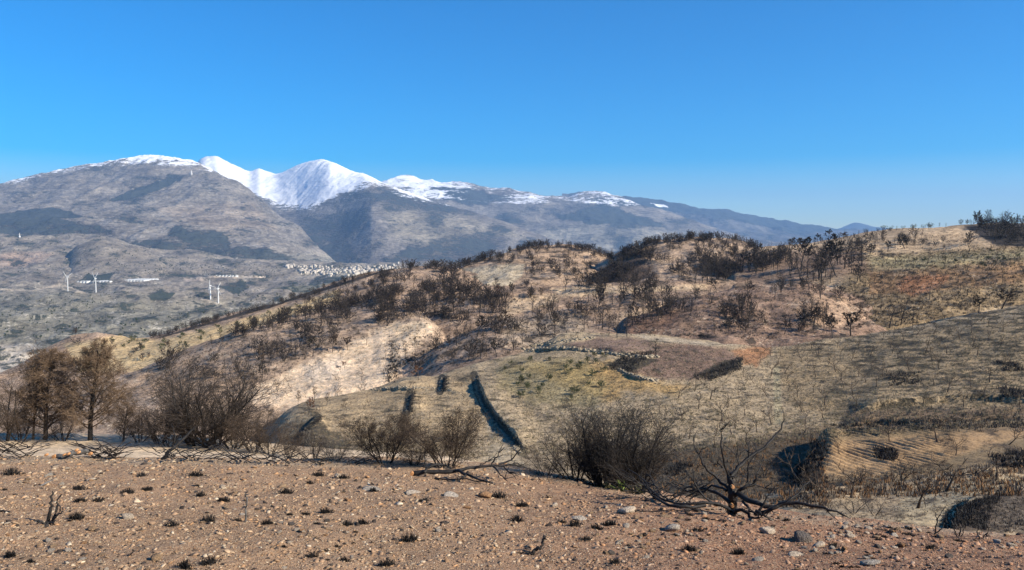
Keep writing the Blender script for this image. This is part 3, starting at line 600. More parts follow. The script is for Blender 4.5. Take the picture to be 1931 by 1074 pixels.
# ------------------------------------------------------------------ branching
def unit(v): return v / (np.linalg.norm(v) + 1e-9)
def grow(out, p, d, L, r, lvl, S, R):
    n = S['seg'][lvl]; st = L / n; pts = [p]; rad = [r]; dirs = [d]
    wn = S['wander'][lvl]; tr = S['trop'][lvl]; tp = S.get('tip', .25)
    for i in range(n):
        d = unit(d + R.normal(0, wn, 3) + np.array((0, 0, tr)))
        p = p + d * st; pts.append(p); rad.append(r * (1 - (1 - tp) * (i + 1) / n)); dirs.append(d)
    out.append((lvl, np.array(pts), np.array(rad)))
    if lvl + 1 >= len(S['seg']): return
    k = S['kids'][lvl]; k = max(1, int(round(k * R.uniform(.8, 1.2)))); az0 = R.uniform(0, 6.28)
    a, b = S['start'][lvl], S.get('end', (1, 1, 1, 1))[lvl]
    for j in range(k):
        t = a + (b - a) * (j + R.uniform(0, 1)) / k; f = t * n; i = min(int(f), n - 1); q = pts[i] + (pts[i + 1] - pts[i]) * (f - i)
        dd = dirs[i + 1]; az = az0 + j * 2.4 + R.normal(0, .3); ang = S['ang'][lvl] * R.uniform(.75, 1.25)
        u = unit(np.cross(dd, (0.31, .9, .2))); v = np.cross(dd, u)
        nd_ = unit(dd * math.cos(ang) + (u * math.cos(az) + v * math.sin(az)) * math.sin(ang))
        prof = S['prof'](t) if lvl == 0 and 'prof' in S else (1 - .45 * t)
        grow(out, q, nd_, L * S['len'][lvl] * prof * R.uniform(.7, 1.2), max(np.interp(f, range(n + 1), rad) * S['rr'][lvl], S['rmin']), lvl + 1, S, R)
def tubes(br, sides):
    """list of (pts,rad) -> V,F"""
    Vs, Fs, off = [], [], 0; by = {}
    for p, r in br: by.setdefault(len(p), []).append((p, r))
    for n, L in by.items():
        Pt = np.array([a for a, b in L]); Rd = np.array([b for a, b in L]); m = len(L)
        T = np.gradient(Pt, axis=1); T /= np.linalg.norm(T, axis=2, keepdims=True) + 1e-9
        ref = np.where(np.abs(T[..., 2:3]) > .9, np.array((1., 0, 0)), np.array((0, 0, 1.)))
        U = np.cross(T, ref); U /= np.linalg.norm(U, axis=2, keepdims=True) + 1e-9; W = np.cross(T, U)
        a = np.arange(sides) * 2 * np.pi / sides
        ring = Pt[:, :, None] + Rd[:, :, None, None] * (np.cos(a)[None, None, :, None] * U[:, :, None] + np.sin(a)[None, None, :, None] * W[:, :, None])
        Vs.append(ring.reshape(-1, 3)); idx = off + np.arange(m * n * sides).reshape(m, n, sides)
        nx = np.roll(idx, -1, 2)
        Fs.append(np.stack([idx[:, :-1], nx[:, :-1], nx[:, 1:], idx[:, 1:]], 3).reshape(-1, 4)); off += m * n * sides
    if not Vs: return np.zeros((0, 3)), np.zeros((0, 4), int)
    return np.concatenate(Vs), np.concatenate(Fs)
def blades(C, D, L, W, R):
    """thin quads at points C along directions D"""
    n = len(C); D = D / (np.linalg.norm(D, axis=1, keepdims=True) + 1e-9); s = np.cross(D, R.normal(size=(n, 3))); s /= np.linalg.norm(s, axis=1, keepdims=True) + 1e-9
    L = np.broadcast_to(L, n)[:, None]; W = np.broadcast_to(W, n)[:, None]
    V = np.stack([C - s * W, C + s * W, C + D * L + s * W * .35, C + D * L - s * W * .35], 1).reshape(-1, 3)
    return V, np.arange(n * 4).reshape(n, 4)
def cat(*vf):
    V, Fo, o = [], [], 0
    for v, f in vf:
        V.append(v); Fo.append(f + o); o += len(v)
    return np.concatenate(V), np.concatenate(Fo)
def needles(out, lv, per, L, W, R, spread=.6):
    C, D = [], []
    for l, p, r in out:
        if l < lv: continue
        t = R.uniform(.15, 1, per) * (len(p) - 1); i = np.minimum(t.astype(int), len(p) - 2); f = (t - i)[:, None]
        C.append(p[i] * (1 - f) + p[i + 1] * f); D.append((p[i + 1] - p[i]) / (np.linalg.norm(p[i + 1] - p[i], axis=1, keepdims=True) + 1e-9) + R.normal(0, spread, (per, 3)))
    C = np.concatenate(C); D = np.concatenate(D); n = len(C)
    return blades(C, D, R.uniform(.6, 1.3, n) * L, W, R)
# a tree kind returns (trunkV,trunkF),(crownV,crownF) in metres-per-unit-height (height 1)
def normed(parts, keep_w=True):
    z = max(p[0][:, 2].max() for p in parts if len(p[0])); return [(p[0] / z, p[1]) for p in parts]
def kind_tree(S, seed, trunk_lv=1, needle=None, stems=1, lean=.1, stem_spread=0, ts=5, cs=3):
    R = np.random.default_rng(seed); out = []
    for k in range(stems):
        az = k * 6.283 / stems + R.normal(0, .3); sp = stem_spread * R.uniform(.3, 1.1)
        d = unit(np.array((math.cos(az) * sp + R.normal(0, lean), math.sin(az) * sp + R.normal(0, lean), 1)))
        grow(out, np.array((math.cos(az) * .01 * stems, math.sin(az) * .01 * stems, -.03)), d, R.uniform(.85, 1.05) if stems > 1 else 1.0, S['r'], 0, S, R)
    tr = tubes([(p, r) for l, p, r in out if l < trunk_lv], ts); cr = tubes([(p, r) for l, p, r in out if l >= trunk_lv], cs)
    if needle: cr = cat(cr, needles(out, *needle, R))
    return normed([tr, cr])
# ---- big, near
S_PINE = dict(seg=(9, 6, 4, 2), wander=(.05, .10, .14, .15), trop=(.02, .09, .06, .02), kids=(52, 11, 6), start=(.14, .18, .15), ang=(1.05, .75, .7), len=(.50, .42, .42), rr=(.42, .5, .6), rmin=.0011, r=.022, prof=lambda t: (1.12 - .85 * t) * (.55 + min(1, t * 2.2) * .45))
S_FAN = dict(seg=(7, 6, 4, 2), wander=(.08, .10, .14, .15), trop=(.06, .07, .05, .02), kids=(16, 11, 6), start=(.12, .15, .12), ang=(.7, .6, .6), len=(.62, .45, .4), rr=(.5, .5, .6), rmin=.0013, r=.02)
S_FINE = dict(seg=(5, 5, 4, 3), wander=(.10, .13, .16, .2), trop=(.05, .05, .04, .02), kids=(14, 12, 7), start=(.10, .12, .1), ang=(.75, .7, .65), len=(.62, .45, .45), rr=(.5, .5, .6), rmin=.0011, r=.014)
# ---- mid distance
S_MP = dict(seg=(5, 4, 2), wander=(.03, .10, .15), trop=(.01, .10, .06), kids=(20, 6), start=(.28, .2), ang=(.95, .7), len=(.42, .5), rr=(.35, .55), rmin=.0062, r=.019, prof=lambda t: 1.15 - .75 * t)
S_MF = dict(seg=(4, 4, 3), wander=(.07, .12, .15), trop=(.02, .10, .06), kids=(12, 7), start=(.3, .2), ang=(.75, .65), len=(.6, .5), rr=(.5, .55), rmin=.0065, r=.022)
S_BU = dict(seg=(3, 4, 3), wander=(.10, .14, .15), trop=(.05, .06, .05), kids=(8, 7), start=(.15, .2), ang=(.75, .65), len=(.75, .5), rr=(.5, .55), rmin=.0055, r=.02)
S_AL = dict(seg=(2, 4, 3), wander=(.10, .16, .2), trop=(.0, .09, .05), kids=(5, 5), start=(.6, .3), ang=(.9, .7), len=(1.75, .5), rr=(.62, .55), rmin=.02, r=.06)
S_BALL = dict(seg=(3, 4, 3), wander=(.08, .12, .15), trop=(.03, .08, .05), kids=(11, 6), start=(.35, .3), ang=(.85, .7), len=(.55, .5), rr=(.5, .55), rmin=.004, r=.03)
V_PINE = [kind_tree(S_MP, 100 + i) for i in range(5)] + [kind_tree(S_MF, 200 + i) for i in range(4)]
V_NPINE = [kind_tree(S_MP, 120 + i, needle=(2, 3, .05, .006)) for i in range(4)]
V_BUSH = [kind_tree(S_BU, 300 + i, stems=3, stem_spread=.5) for i in range(4)]
V_ALM = [kind_tree(S_AL, 400 + i, lean=.18) for i in range(7)]
V_BALL = [kind_tree(S_BALL, 500 + i, needle=(2, 18, .06, .014)) for i in range(4)]
V_GRN = [kind_tree(S_BU, 600 + i, stems=3, stem_spread=.9, needle=(1, 7, .10, .022)) for i in range(3)]
V_WOOD = [V_PINE[0], V_PINE[5], V_PINE[2], V_PINE[1], V_BUSH[2], V_NPINE[0], V_PINE[6], V_BALL[2], V_NPINE[1], V_PINE[3], V_PINE[8], V_PINE[4], V_PINE[7]]
# coarse versions for the far stuff
S_LO = dict(seg=(2, 2), wander=(.04, .15), trop=(.01, .1), kids=(22,), start=(.25,), ang=(.85,), len=(.42,), rr=(.5,), rmin=.011, r=.02)
L_PINE = [cat(*kind_tree(S_LO, 700 + i, ts=3)) for i in range(4)]
S_LB = dict(seg=(2, 3), wander=(.08, .15), trop=(.03, .12), kids=(16,), start=(.12,), ang=(.95,), len=(.7,), rr=(.5,), rmin=.012, r=.02)
L_PINE += [cat(*kind_tree(S_LB, 720 + i, ts=3, stems=2, stem_spread=.7, needle=(1, 7, .12, .024))) for i in range(5)]
S_LA = dict(seg=(1, 2), wander=(.1, .2), trop=(0, .1), kids=(5,), start=(.7,), ang=(.95,), len=(1.6,), rr=(.6,), rmin=.014, r=.05)
L_ALM = [cat(*kind_tree(S_LA, 750 + i, ts=3)) for i in range(6)]
def tuft(seed, n, L, W, spread):
    R = np.random.default_rng(seed); C = np.stack([R.normal(0, spread, n), R.normal(0, spread * .8, n), np.zeros(n) - .02], 1)
    D = np.stack([R.normal(0, .35, n) + C[:, 0] / spread * .3, R.normal(0, .35, n), np.ones(n)], 1); return blades(C, D, R.uniform(.4, 1, n) * L, W, R)
T_SCRUB = [tuft(800 + i, 9, 1, .07, .35) for i in range(6)]

def scatter_stuff(name, variants, items, material, parent=None, kind='stuff', **props):
    """items: (p, size, variant, rot) joined in one mesh"""
    if not items: return
    Vs, Fs, off = [], [], 0
    for vi in range(len(variants)):
        its = [i for i in items if i[2] % len(variants) == vi]
        if not its: continue
        v, f = variants[vi]; m = len(its); Pp = np.array([i[0] for i in its]); s = np.array([i[1] for i in its]); a = np.array([i[3] for i in its])
        ca, sa = np.cos(a)[:, None], np.sin(a)[:, None]
        x = (v[:, 0] * ca - v[:, 1] * sa) * s[:, None] + Pp[:, :1]; y = (v[:, 0] * sa + v[:, 1] * ca) * s[:, None] + Pp[:, 1:2]; z = v[:, 2] * s[:, None] + Pp[:, 2:3]
        Vs.append(np.stack([x, y, z], 2).reshape(-1, 3)); Fs.append((f[None] + (np.arange(m) * len(v))[:, None, None]).reshape(-1, 4) + off); off += m * len(v)
    return link(name, make_mesh(name, np.concatenate(Vs), np.concatenate(Fs), material), kind='stuff', **props)
_mc = {}
def parts_of(key, variants, vi, mats):
    k = (key, vi)
    if k not in _mc: _mc[k] = [make_mesh(key + '_' + nm, v, f, m) for (v, f), nm, m in zip(variants[vi], ('trunk', 'crown'), mats)]
    return _mc[k]
def place_tree(name, key, variants, vi, mats, p, size, rot, label, cat_, group=None, two=True, sx=1.0):
    ms = parts_of(key, variants, vi % len(variants), mats)
    if two:
        e = link(name, None); e.location = p; e.rotation_euler = (0, 0, rot); e.scale = (size * sx, size * sx, size); e.empty_display_size = .2
        for m_, nm in zip(ms, ('trunk', 'crown')): link(nm, m_, e)
    else:
        kk = (key, vi % len(variants), 'one')
        if kk not in _mc:
            (v1, f1), (v2, f2) = variants[vi % len(variants)]; V, Fq = cat((v1, f1), (v2, f2))
            _mc[kk] = make_mesh(key, V, Fq, list(mats), midx=[0] * len(f1) + [1] * len(f2))
        e = link(name, _mc[kk]); e.location = p; e.rotation_euler = (0, 0, rot); e.scale = (size * sx, size * sx, size)
    e['label'] = label; e['category'] = cat_
    if group: e['group'] = group
    return e

# ------------------------------------------------------------------ trees over the hills
R = np.random.default_rng(42)
def pts_in(poly, n, mind=36):
    xs = [p[0] for p in poly]; ys = [p[1] for p in poly]; res = []; tries = 0
    while len(res) < n and tries < n * 30:
        tries += 1; x, y = R.uniform(min(xs), max(xs)), R.uniform(min(ys), max(ys))
        if not inpoly(x, y, poly): continue
        p = hit(x, y)
        if p is None or p.y > 1500 or p.y < mind: continue
        res.append((x, y, p))
    return res
PINES, ALMS, SCRUB, GRASSY = [], [], [], []    # (pixel height, p, size, variant, rot, label, group)
def add(lst, p, hm, label, group, n=9): lst.append((hm / p.y * F, tuple(p), hm, int(R.integers(0, 1000)), R.uniform(0, 6.28), label, group))
def crest_line(pts, n, h, label, group, dy=(-.5, 5), lst=PINES):
    a = np.array(pts, float); s = np.concatenate([[0], np.cumsum(np.hypot(*np.diff(a, axis=0).T))]); i = 0
    for k in range(n):
        u = R.uniform(0, s[-1]); x = np.interp(u, s, a[:, 0]); y = np.interp(u, s, a[:, 1])
        p = None; yy = y + R.uniform(*dy)
        for _ in range(8):
            p = hit(x, yy)
            if p is not None and p.y < 900: break
            yy += 1.2
        if p is not None and p.y < 900: add(lst, p, R.uniform(.5, 1.05) * h, label, group)
def region(poly, n, h, label, group, lst=PINES):
    for x, y, p in pts_in(poly, int(n * 2.3)):
        if fbm(np.array([p.x / 26.]), np.array([p.y / 26.]), 2, .5, 7)[0] + R.normal(0, .12) < -.02: continue
        add(lst, p, (R.uniform(.35, .9) if R.random() < .55 else R.uniform(.8, 1.35)) * h, label, group)
crest_line([(870, 500), (940, 480), (1000, 466), (1060, 463), (1120, 473), (1150, 488)], 130, 6.5, 'burnt pine in the row along the top of the rounded central hill', 'burnt pines on the rounded hill top')
crest_line([(1150, 488), (1215, 463), (1250, 454), (1300, 450), (1350, 451), (1400, 458), (1430, 472)], 130, 6.5, 'burnt pine along the skyline of the second wooded hill', 'burnt pines on the second hill top')
crest_line([(290, 636), (436, 594), (503, 577), (570, 556), (640, 532), (700, 515), (745, 508)], 150, 4.5, 'small dark tree along the edge of the long sloping ridge', 'trees along the long sloping ridge')
crest_line([(745, 505), (870, 504)], 34, 7, 'burnt pine on the ridge crest in front of the white village', 'burnt pines in front of the village')
crest_line([(1740, 428), (1800, 423), (1850, 421)], 10, 4, 'small bare tree on the grassy skyline at right', 'small trees on the right skyline')
crest_line([(1480, 458), (1540, 454), (1600, 447), (1680, 432), (1740, 427)], 34, 4.0, 'small bare tree on the grassy skyline at right', 'small trees on the right skyline')
crest_line([(1840, 422), (1931, 420), (2000, 418)], 40, 8, 'burnt tree in the dark wood on the right skyline', 'dark wood at the right edge', dy=(0, 12))
region([(1840, 425), (1931, 425), (2000, 425), (2000, 462), (1880, 460)], 60, 8, 'burnt tree in the dark wood on the right skyline', 'dark wood at the right edge')
region([(1150, 490), (1250, 456), (1400, 460), (1420, 480), (1320, 520), (1240, 530), (1200, 500)], 150, 5, 'thin burnt pine standing on the slope of the second hill', 'burnt pines on the second hill slope')
region([(1090, 545), (1150, 500), (1215, 470), (1225, 490), (1240, 520), (1180, 545)], 130, 6, 'blackened pine in the dense dark strip left of the second hill', 'dense dark pine strip')
region([(1320, 505), (1400, 485), (1500, 480), (1480, 500), (1400, 528), (1330, 530)], 110, 9, 'burnt pine in the dark belt below the second hill', 'dark belt of burnt pines')
region([(1480, 500), (1600, 470), (1640, 480), (1630, 530), (1560, 535), (1490, 530)], 34, 12, 'tall bare burnt tree left of the upper orchard', 'tall bare trees left of the orchard')
region([(1430, 478), (1700, 445), (1840, 440), (1850, 465), (1620, 480)], 60, 5.5, 'small scorched tree on the bare upper hill at right', 'scorched trees on the upper right hill')
region([(880, 500), (1000, 470), (1140, 480), (1100, 530), (990, 545), (985, 500)], 100, 5, 'thin burnt pine standing on the rounded central hill', 'burnt pines on the rounded hill slope')
region([(690, 525), (860, 508), (900, 540), (900, 570), (830, 590), (720, 585)], 210, 6, 'thin burnt pine in the wood below the village ridge', 'burnt wood below the village ridge')
region([(545, 570), (700, 520), (720, 585), (610, 590)], 80, 4, 'thin burnt pine on the tan slope left of the burnt wood', 'burnt pines on the tan slope')
crest_line([(440, 634), (500, 618), (560, 603), (620, 588), (700, 570), (760, 560)], 130, 6.5, 'burnt pine in the dark row crossing the brown hill', 'dark row of burnt pines', dy=(-9, 5))
region([(600, 600), (720, 585), (870, 580), (840, 605), (760, 605), (700, 630), (620, 640)], 46, 6, 'bare burnt tree on the brown slope above the pale field', 'bare trees above the pale field')
region([(860, 545), (960, 560), (960, 595), (880, 590)], 26, 7, 'bushy burnt tree beside the ditch in the middle of the valley', 'trees beside the ditch')
region([(1000, 550), (1350, 530), (1360, 600), (1180, 640), (1000, 600)], 70, 7, 'bare burnt tree in the hollow between the tan clearings', 'bare trees between the clearings')
region([(850, 600), (1000, 590), (1150, 615), (1130, 635), (960, 665), (840, 690), (780, 700)], 46, 5, 'bare burnt tree on the dark knoll above the olive slope', 'bare trees on the dark knoll')
region([(1200, 600), (1300, 565), (1500, 540), (1600, 560), (1560, 630), (1300, 632)], 90, 5, 'thin bare tree on the stony brown hump', 'thin bare trees on the stony hump')
region([(270, 705), (350, 665), (500, 625), (640, 610), (620, 650), (540, 690), (440, 720)], 60, 4.5, 'bare burnt tree on the brown hillside at left', 'bare trees on the brown hillside')
region([(120, 640), (290, 640), (280, 700), (120, 690)], 22, 4, 'dark tree at the foot of the long ridge behind the pines', 'dark trees at the foot of the ridge')

# orchards on a real grid
def orchard(poly, x0, x1, y0, y1, sp, ang, h, lst, label, group, jit=.25, keep=.9):
    ca, sa = math.cos(ang), math.sin(ang); L = max(x1 - x0, y1 - y0); n = int(L / sp) + 2; cx, cy = (x0 + x1) / 2, (y0 + y1) / 2
    for i in range(-n, n):
        for j in range(-n, n):
            if R.random() > keep: continue
            u, v = (i + R.normal(0, jit * .4)) * sp, (j + R.normal(0, jit * .4)) * sp; X, Y = cx + u * ca - v * sa, cy + u * sa + v * ca
            if not (x0 < X < x1 and y0 < Y < y1): continue
            p = down(X, Y)
            if p is None: continue
            a, b_ = pix(*p)
            if inpoly(a, b_, poly) and seen(p, .8): add(lst, p, R.uniform(.7, 1.15) * h, label, group)
orchard([(1240, 735), (1400, 690), (1456, 660), (1462, 800), (1420, 850), (1200, 850)], 10, 90, 80, 215, 6.0, .3, 3.1, ALMS, 'bare almond tree on the pale strip of the olive slope', 'almond trees on the pale strip')
orchard([(1466, 655), (1600, 643), (1800, 603), (1960, 575), (1960, 770), (1650, 775), (1560, 800), (1470, 850)], 30, 160, 80, 215, 6.4, .5, 3.1, ALMS, 'bare almond tree on the wide olive slope at right', 'almond trees on the wide right slope')
orchard([(1640, 485), (1960, 466), (1960, 560), (1700, 612), (1620, 600), (1600, 540)], 90, 330, 200, 400, 8.5, .15, 4.2, ALMS, 'bare almond tree in the terraced orange and olive orchard', 'almond trees in the upper orchard')
orchard([(590, 775), (700, 745), (900, 700), (900, 760), (960, 830), (600, 850)], -60, 10, 90, 185, 4.6, .2, 1.5, ALMS, 'small bare almond sapling left of the stone bank', 'saplings left of the stone bank', keep=.8)
orchard([(500, 740), (570, 690), (650, 650), (740, 640), (740, 700), (690, 740), (600, 755)], -110, 0, 180, 320, 6.5, .2, 2.2, ALMS, 'small bare almond tree on the pale field', 'almond trees on the pale field', keep=.85)
orchard([(870, 510), (980, 502), (975, 535), (930, 545)], -50, 10, 380, 640, 9, .2, 2.4, ALMS, 'tiny tree on the pale field below the rounded hill', 'tiny trees on the upper pale field')
GREENS = []
orchard([(225, 628), (290, 642), (400, 618), (520, 585), (600, 560), (560, 590), (430, 630), (330, 660), (250, 665), (205, 645)], -330, -80, 320, 560, 9, .4, 1.9, GREENS, 'round green olive bush on the tan field of the long ridge', 'olive bushes on the tan field', keep=.85)
orchard([(945, 690), (1050, 668), (1150, 672), (1150, 730), (1110, 752), (1000, 765), (950, 740)], -8, 30, 120, 200, 4.2, .3, 1.3, GREENS, 'low green shrub on the olive slope above the black bush', 'green shrubs on the olive slope', jit=1.2, keep=.75)
orchard([(1700, 495), (1931, 468), (1960, 468), (1960, 495), (1760, 512)], 100, 330, 240, 420, 7, .4, 1.7, GREENS, 'low green bush in the orchard below the right skyline', 'green bushes in the upper orchard', jit=1, keep=.6)

def emit(lst, name, key, variants, lows, mats, cat_, limit, stuffname, stufflabel, two_px=24, sx=1.0):
    by = {}
    for k, i in enumerate(lst): by.setdefault(i[5], []).append(k)
    for lab, ks in by.items():
        if len(ks) < 7: continue
        pp = np.array([pix(*lst[k][1]) for k in ks]); nx = 5 if len(ks) > 60 else 3; qx = np.quantile(pp[:, 0], np.linspace(0, 1, nx + 1)[1:-1]); wx = ('far left', 'left', 'middle', 'right', 'far right') if nx == 5 else ('left', 'middle', 'right')
        bx = np.searchsorted(qx, pp[:, 0])
        for j in range(nx):
            sel = [m for m in range(len(ks)) if bx[m] == j]
            if not sel: continue
            my = np.quantile(pp[sel, 1], [.33, .67]); tall = max(sel, key=lambda m: lst[ks[m]][0])
            for m in sel:
                hz = ('upper', 'middle', 'lower')[int(np.searchsorted(my, pp[m, 1]))] if 'along' not in lab and len(sel) > 5 else ''
                w_ = (hz + ' ' + wx[j]).strip(); w_ = 'centre' if w_ == 'middle middle' else w_
                t_ = list(lst[ks[m]]); t_[5] = lab + ((', tallest ' + wx[j] + ' one') if m == tall else (', ' + w_ + ' part')); lst[ks[m]] = tuple(t_)
    lst.sort(key=lambda i: -i[0]); vis = [i for i in lst if -20 < pix(*i[1])[0] < 1950]
    for hp, p, hm, vi, rot, lab, grp in vis[:limit]:
        place_tree(name, key, variants, vi, mats, (p[0], p[1], p[2] - .05), hm, rot, lab, cat_, grp, hp > two_px, sx * R.uniform(.85, 1.2))
    rest = [(i[1], i[2], i[3], i[4]) for i in vis[limit:]]
    scatter_stuff(stuffname, lows, rest, mats[-1], label=stufflabel, category='trees')
    print(name, len(vis))
emit(PINES, 'burnt_pine_tree', 'wood', V_WOOD, L_PINE, (M_char, M_chart), 'tree', 300, 'distant_burnt_wood', 'thin burnt pines covering the far hillsides')
emit(ALMS, 'almond_tree', 'almond', V_ALM, L_ALM, (M_btwig, M_btwig), 'tree', 300, 'distant_almond_trees', 'small bare almond trees further off on the slopes')
for hp, p, hm, vi, rot, lab, grp in GREENS[:290]:
    place_tree('olive_bush' if 'olive bush' in lab else 'green_shrub', 'green', V_GRN, vi, (M_bark, M_gdark), p, hm, rot, lab, 'bush', grp, False, 1.1)

# scrub, as nobody could count it
def scrub(poly, n, h, lst, mind=36):
    for x, y, p in pts_in(poly, n, mind): lst.append((tuple(p), R.uniform(.5, 1.3) * h, int(R.integers(0, 6)), R.uniform(0, 6.28)))
HILLS = [(270, 700), (430, 630), (600, 560), (750, 510), (900, 500), (1050, 470), (1200, 480), (1300, 455), (1500, 470), (1640, 450), (1931, 425), (1931, 470), (1640, 485), (1620, 620), (1450, 640), (1130, 630), (960, 665), (780, 710), (740, 620), (600, 670), (480, 730), (300, 780)]
s1 = []; scrub(HILLS, 5500, .6, s1)
scatter_stuff('burnt_scrub', T_SCRUB, s1, M_dleaf, label='low burnt scrub covering the brown hills')
s2 = []; scrub([(1180, 860), (1300, 840), (1500, 815), (1560, 810), (1560, 960), (1300, 960), (1150, 900)], 700, .4, s2)
scrub([(1500, 900), (1931, 870), (1931, 935), (1560, 940)], 380, .36, s2); scrub([(1150, 700), (1230, 660), (1400, 665), (1390, 690), (1240, 715)], 300, .35, s2)
scrub([(540, 790), (620, 830), (640, 870), (540, 860)], 300, .5, s2); scrub([(1600, 770), (1931, 765), (1931, 815), (1580, 812)], 400, .45, s2); scrub([(1840, 950), (1931, 925), (1960, 1000), (1850, 1000)], 260, .11, s2, 20); scrub([(1500, 945), (1700, 938), (1800, 910), (1931, 900), (1931, 930), (1800, 960), (1690, 985), (1500, 975)], 900, .09, s2, 20)
scatter_stuff('burnt_undergrowth', T_SCRUB, s2, M_dead, label='dead grey brown undergrowth in the gully')
s4 = []; scrub([(1180, 870), (1300, 850), (1500, 830), (1560, 820), (1560, 960), (1300, 960), (1150, 900)], 500, .4, s4); scrub([(1500, 905), (1931, 880), (1931, 935), (1560, 940)], 300, .36, s4)
scatter_stuff('rusty_undergrowth', T_SCRUB, s4, simple('rusty_brush', (.19, .105, .05), .85, .4, 3), label='rust brown burnt undergrowth in the gully')
s5 = []  # charred brush, much of it added to blacken shaded banks, ledge and hollow
def along(line, n, wd, h):
    a = np.array(line, float); s_ = np.concatenate([[0], np.cumsum(np.hypot(*np.diff(a, axis=0).T))])
    for k in range(n):
        u = R.uniform(0, s_[-1]); x = np.interp(u, s_, a[:, 0]) + R.normal(0, wd); y = np.interp(u, s_, a[:, 1]) + R.normal(0, wd * .6); p = hit(x, y)
        if p is not None and 22 < p.y < 900: s5.append((tuple(p), R.uniform(.5, 1.3) * h, int(R.integers(0, 6)), R.uniform(0, 6.28)))
for ln, wd, h in BANKS: along([(a + 3, b - 2) for a, b in ln], 300, 3, .27)
along([(1512, 905), (1530, 880), (1545, 850), (1549, 838)], 260, 8, .55); along([(1520, 915), (1525, 880)], 200, 9, .6); along([(1806, 990), (1815, 970), (1835, 952), (1870, 942)], 160, 6, .2); scrub([(1810, 990), (1815, 965), (1840, 945), (1890, 935), (1870, 960), (1860, 1000)], 420, .14, s5, 20); scrub([(1768, 1000), (1780, 968), (1808, 940), (1830, 944), (1812, 970), (1806, 1002)], 260, .11, s5, 20); scrub([(1880, 940), (1960, 920), (1960, 1005), (1870, 1005)], 130, .12, s5, 20)
along([(1262, 890), (1300, 878)], 120, 6, .5); along([(740, 640), (742, 680), (735, 720)], 160, 6, .8); along([(730, 700), (820, 655), (900, 620)], 200, 6, .7); along([(890, 565), (960, 556)], 60, 2, 1); along([(870, 590), (1000, 560)], 60, 3, 1); along([(810, 590), (860, 600)], 120, 6, 1)
scrub([(1300, 715), (1400, 670), (1400, 695), (1340, 718)], 300, .6, s5); scrub([(1140, 695), (1180, 668), (1240, 660), (1190, 700)], 300, .6, s5); scrub([(1560, 800), (1931, 790), (1931, 806), (1600, 815)], 200, .5, s5)
for q in ([(1670, 705), (1730, 700), (1740, 725), (1680, 728)], [(1880, 680), (1931, 684), (1931, 700), (1890, 700)], [(1880, 730), (1931, 735), (1931, 750), (1890, 748)], [(1650, 848), (1690, 850), (1688, 868), (1655, 866)], [(1870, 860), (1931, 850), (1931, 885), (1880, 880)], [(1620, 480), (1700, 470), (1800, 440), (1700, 455)]): scrub(q, 110, .6, s5)
along([(1316, 633), (1336, 634)], 60, 2, .5)  # brush clump added in place of the dark cave opening
scatter_stuff('charred_shade_brush', T_SCRUB, s5, M_char, label='charred brush lining the banks and ditches, partly added to blacken their shade')
s3 = []; scrub([(900, 700), (1130, 640), (1450, 652), (1931, 580), (1931, 800), (1500, 830), (1200, 860), (980, 860)], 9000, .34, s3); scrub([(560, 780), (900, 710), (980, 860), (600, 870)], 1600, .28, s3)
s6 = []; scrub([(900, 700), (1130, 640), (1450, 652), (1931, 580), (1931, 800), (1500, 830), (1200, 860), (980, 860)], 2600, .26, s6); scrub([(1600, 480), (1931, 465), (1931, 570), (1700, 615), (1600, 600)], 1800, .8, s6)
scatter_stuff('burnt_clumps', T_SCRUB, s6, M_dleaf, label='small burnt clumps dotting the olive slope')
M_grass = simple('dry_olive_grass', (.21, .18, .115), .9, .35, 2)
scatter_stuff('dry_grass', T_SCRUB, s3, M_grass, label='tufts of dry olive grass on the near slope')
